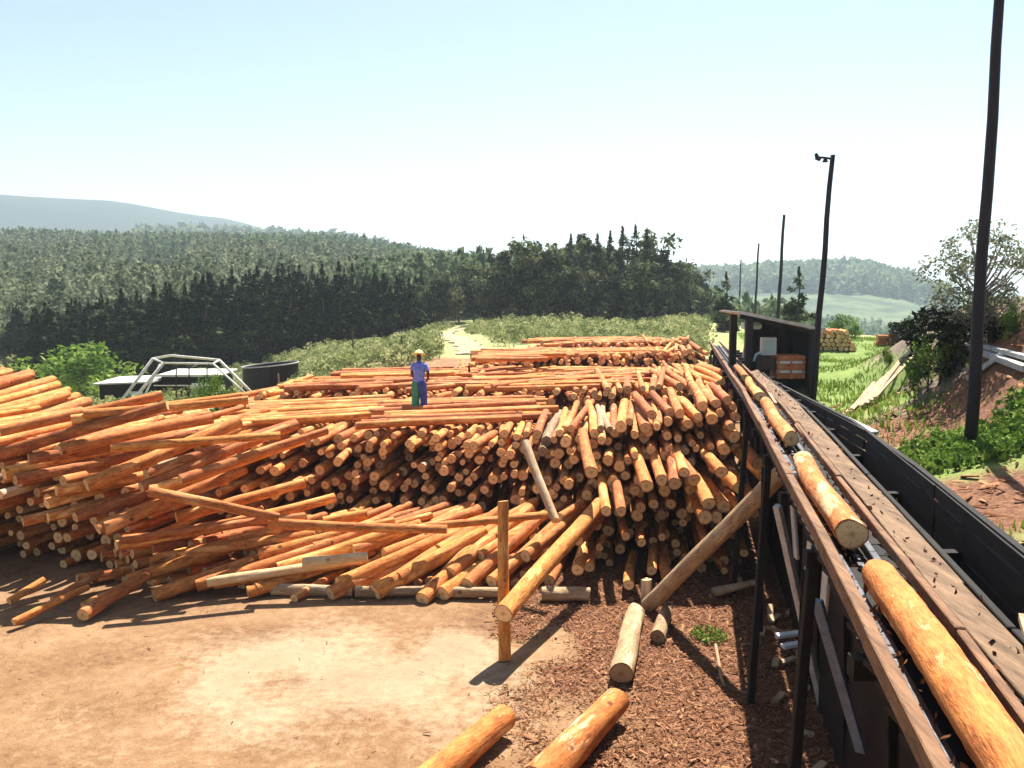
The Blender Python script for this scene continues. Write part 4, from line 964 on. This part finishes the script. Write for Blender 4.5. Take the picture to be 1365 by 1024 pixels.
lowshed('low_shed', 132, 200, 510, 535, 49, 3.0, 'tar', 'sheet', 'low grey-roofed shed left of the metal frame', 3)
lowshed('low_shed', 215, 288, 499, 535, 50, 3.0, 'tar', 'pipe', 'low pale-roofed shed seen through the metal frame', 0)
e = empty('water_tank', (at_y(355, 515, 46).x, 46, tz(-13, 46)), 'wide dark open tank right of the metal frame', 'tank')
ca = at_y(354, 500, 46); m = MB(); rt_ = 1.45; base = []
for i in range(28):
    a = 2*math.pi*i/28; base.append((math.cos(a), math.sin(a)))
zt = at_y(340, 489, 46).z
for (ri, z0, z1) in ((rt_, zt-2.4, zt), ):
    n0 = len(m.v)
    for c_, s_ in base:
        dz = .12*c_
        m.v += [(ca.x+c_*ri, 47+s_*ri, z0), (ca.x+c_*ri, 47+s_*ri, z1+dz), (ca.x+c_*(ri-.06), 47+s_*(ri-.06), z1+dz), (ca.x+c_*(ri-.06), 47+s_*(ri-.06), z0)]
    for i in range(28):
        a = n0+i*4; b = n0+((i+1) % 28)*4
        for k in range(3): m.f.append([a+k, b+k, b+k+1, a+k+1])
m.build('shell', M['black'], e)
m = MB(); m.tube([(ca.x+c_*rt_*1.01, 47+s_*rt_*1.01, zt+.12*c_+.03) for c_, s_ in base+base[:1]], .035, 6, False); m.build('rim', M['sheet'], e)
for (u, v0, v1, y, r, lb, mt) in [(625, 500, 487, 33.5, .06, 'short dark stake standing on the second log row', 'pole'), (535, 480, 448, 48, .07, 'thin dark dead stem in the scrub behind the worker', 'trunk'), (371, 508, 498, 38, .05, 'short pale stake beside the dark tank', 'pale'), (470, 478, 440, 62, .08, 'small dead tree stem in the scrub', 'trunk')]:
    a = at_y(u, v0+14, y); b = at_y(u, v1, y); m = MB(); m.tube([a, a.lerp(b, .5)+Vector((.03, 0, 0)), b], [r, r*.8, r*.6], 8)
    if mt == 'trunk':
        c_ = a.lerp(b, .6); m.tube([c_, c_+Vector((.3, 0, .35))], [r*.5, r*.2], 5); m.tube([c_, c_+Vector((-.25, 0, .3))], [r*.5, r*.2], 5)
    tag(m.build('stake', M['trunk' if mt == 'trunk' else 'pole' if mt == 'pole' else 'plank']), lb, 'stake')

# ------------------------------------------------------------------ worker
shirt = simple('blue_shirt', (.05,.10,.46), (.26,.36,.80), 5, .8); trous = simple('navy_trousers', (.015,.03,.16), (.06,.12,.42), 8, .8); greenm = simple('green_cloth', (.02,.17,.10), (.08,.36,.24), 9, .8)
skin = simple('dark_skin', (.045,.022,.014), (.085,.045,.028), 12, .55); hatm = simple('yellow_hat', (.80,.66,.16), (.92,.85,.40), 4, .35); bootm = simple('dark_boots', (.01,.01,.01), (.04,.035,.03), 12, .6); hair = simple('black_hair', (.005,.004,.004), (.015,.012,.01), 20, .8)
WP = at_y(559, 551, 25)
pr = empty('person', WP, 'worker in yellow hard hat, blue shirt, green and navy trousers standing on the logs', 'person', rz=math.radians(-18))
def skinned(name, nodes, edges, mat, sub=1):
    me = bpy.data.meshes.new(name); me.from_pydata([n[0] for n in nodes], edges, []); o = bpy.data.objects.new(name, me); C.objects.link(o); o.parent = pr
    sk = o.modifiers.new('skin', 'SKIN'); sk.use_smooth_shade = True
    for i, n in enumerate(nodes):
        r = n[1]; me.skin_vertices[0].data[i].radius = r if isinstance(r, tuple) else (r, r)
        me.skin_vertices[0].data[i].use_root = (i == 0)
    s = o.modifiers.new('sub', 'SUBSURF'); s.levels = s.render_levels = sub
    me.materials.append(mat); return o
# local axes: x right (image), y away from camera; worker faces away and a little left, head bowed
N = [((0,.0,.93),(.15,.11)), ((0,.02,1.12),(.14,.10)), ((-.01,.05,1.32),(.17,.11)), ((-.02,.07,1.42),(.09,.08)), ((-.04,.11,1.49),.055), ((-.06,.15,1.57),(.08,.09)), ((-.07,.17,1.66),(.075,.085)),
     ((-.20,.07,1.38),.06), ((-.27,.10,1.14),.046), ((-.25,.24,.95),.034),
     ((.19,.05,1.37),.06), ((.29,.0,1.13),.046), ((.21,.14,.97),.034),
     ((-.09,0,.86),.095), ((-.11,.04,.48),.062), ((-.12,.0,.09),.042), ((-.13,.12,.03),.036),
     ((.09,0,.86),.095), ((.11,.05,.48),.062), ((.13,.0,.09),.042), ((.14,.12,.03),.036)]
E = [(0,1),(1,2),(2,3),(3,4),(4,5),(5,6),(2,7),(7,8),(8,9),(2,10),(10,11),(11,12),(0,13),(13,14),(14,15),(15,16),(0,17),(17,18),(18,19),(19,20)]
for hand, d in ((9, Vector((.0,.35,-.9))), (12, Vector((-.5,.6,-.5)))):
    w = Vector(N[hand][0]); d = d.normalized(); s_ = Vector((1, .2, 0)).normalized() if hand == 9 else Vector((.4,.7,.2)).normalized()
    pi = len(N); N.append((tuple(w+d*.07), (.036,.02))); E.append((hand, pi))
    for k in range(4):
        a = len(N); b0 = w+d*.09+s_*(k-1.5)*.021; l = (.062, .075, .07, .055)[k]
        N.append((tuple(b0+d*.03), .010)); N.append((tuple(b0+d*(.03+l*.5)+Vector((0,.012,0))), .0095)); N.append((tuple(b0+d*(.03+l*.8)+Vector((0,.035,0))), .0085)); E += [(pi, a), (a, a+1), (a+1, a+2)]
    a = len(N); N.append((tuple(w+d*.04-s_*.04), .012)); N.append((tuple(w+d*.075-s_*.06+Vector((0,.02,0))), .0105)); E += [(pi, a), (a, a+1)]
body = skinned('body', N, E, skin, 1)
skinned('shirt', [((0,.0,.86),(.20,.15)), ((0,.0,.96),(.185,.135)), ((0,.02,1.12),(.165,.122)), ((-.01,.05,1.31),(.19,.132)), ((-.02,.07,1.41),(.12,.10)), ((-.20,.07,1.37),.082), ((-.25,.085,1.18),.07), ((.19,.05,1.36),.082), ((.265,.02,1.17),.07)],
   [(0,1),(1,2),(2,3),(3,4),(3,5),(5,6),(3,7),(7,8)], shirt, 2)
skinned('trousers', [((.03,0,.97),(.17,.14)), ((.10,0,.82),.14), ((.12,.05,.48),.112), ((.135,.01,.10),.10)], [(0,1),(1,2),(2,3)], trous, 2)
skinned('green_trouser_leg', [((-.05,0,.96),(.16,.14)), ((-.10,.0,.80),.145), ((-.12,.04,.48),.125), ((-.13,.01,.12),.12)], [(0,1),(1,2),(2,3)], greenm, 2)
for sx in (-1, 1): skinned('boot', [((sx*.125,-.02,.05),(.052,.05)), ((sx*.13,.08,.04),(.05,.04)), ((sx*.135,.17,.03),(.042,.03))], [(0,1),(1,2)], bootm, 1)
skinned('hair', [((-.055,.125,1.60),(.082,.07)), ((-.06,.13,1.67),(.084,.075))], [(0,1)], hair, 1)
m = MB(); hc = Vector((-.07,.175,1.665)); ax = Vector((-.12,.35,.92)).normalized(); 
m.tube([hc-ax*.005, hc+ax*.012, hc+ax*.014, hc+ax*.06, hc+ax*.10, hc+ax*.125, hc+ax*.132], [.165, .168, .128, .122, .095, .05, .01], 18)
o = m.build('hard_hat', hatm, None, smooth=True); o.parent = pr
# face: nose and ears as part of the body's head, hidden from this side; collar
m = MB(); m.tube([Vector((-.03,.085,1.43)), Vector((-.035,.095,1.475))], [.085, .07], 12); o = m.build('collar', shirt, None, smooth=True); o.parent = pr
stick0 = WP+Matrix.Rotation(math.radians(-18), 3, 'Z') @ Vector((-.26, .27, .0)); m = MB(); m.tube([stick0+Vector((-.02, .1, -.15)), stick0+Vector((.0, 0, .5)), stick0+Vector((.0, .02, 1.2))], .014, 6)
tag(m.build('hook_stick', M['trunk'], smooth=True), "thin stick held in the worker's left hand", 'stick')

# ------------------------------------------------------------------ light, sky, haze
w = bpy.data.worlds.new('World'); bpy.context.scene.world = w; w.use_nodes = True
sky = w.node_tree.nodes.new('ShaderNodeTexSky'); sky.sky_type = 'NISHITA'; sky.sun_disc = False
EL, AZ = math.radians(58), math.radians(16)
sky.sun_elevation = EL; sky.sun_rotation = AZ; sky.air_density = 1.0; sky.dust_density = 1.2; sky.ozone_density = 1.0; sky.altitude = 300
bg = w.node_tree.nodes['Background']; w.node_tree.links.new(sky.outputs[0], bg.inputs[0]); bg.inputs[1].default_value = .055
sl_ = bpy.data.lights.new('sun', 'SUN'); sl_.energy = 5.0; sl_.angle = math.radians(.5); sl_.color = (1, .94, .85)
so = bpy.data.objects.new('sun', sl_); C.objects.link(so)
sd = Vector((math.sin(AZ)*math.cos(EL), math.cos(AZ)*math.cos(EL), math.sin(EL))); so.rotation_euler = sd.to_track_quat('Z', 'Y').to_euler()
hz = bpy.data.materials.new('haze_air'); hz.use_nodes = True; nt = hz.node_tree; nt.nodes.clear()
out = nt.nodes.new('ShaderNodeOutputMaterial'); pv = nt.nodes.new('ShaderNodeVolumePrincipled'); pv.inputs['Color'].default_value = (.70,.84,.97,1); pv.inputs['Density'].default_value = .0003; pv.inputs['Anisotropy'].default_value = .2
nt.links.new(pv.outputs[0], out.inputs['Volume'])
m = MB(); m.box(-4700, 4700, -4700, 4700, -60, 230); hb = m.build('haze', hz); tag(hb, kind='stuff'); hb['label'] = 'pale blue air haze over the valley'; hb['category'] = 'haze'
sc = bpy.context.scene
sc.view_settings.view_transform = 'Standard'; sc.view_settings.look = 'None'; sc.view_settings.exposure = 1.5; sc.view_settings.gamma = 1
sc.cycles.volume_bounces = 1; sc.cycles.max_bounces = 4; sc.cycles.diffuse_bounces = 2
for o in list(sc.objects):
    if '_used' in o: del o['_used']
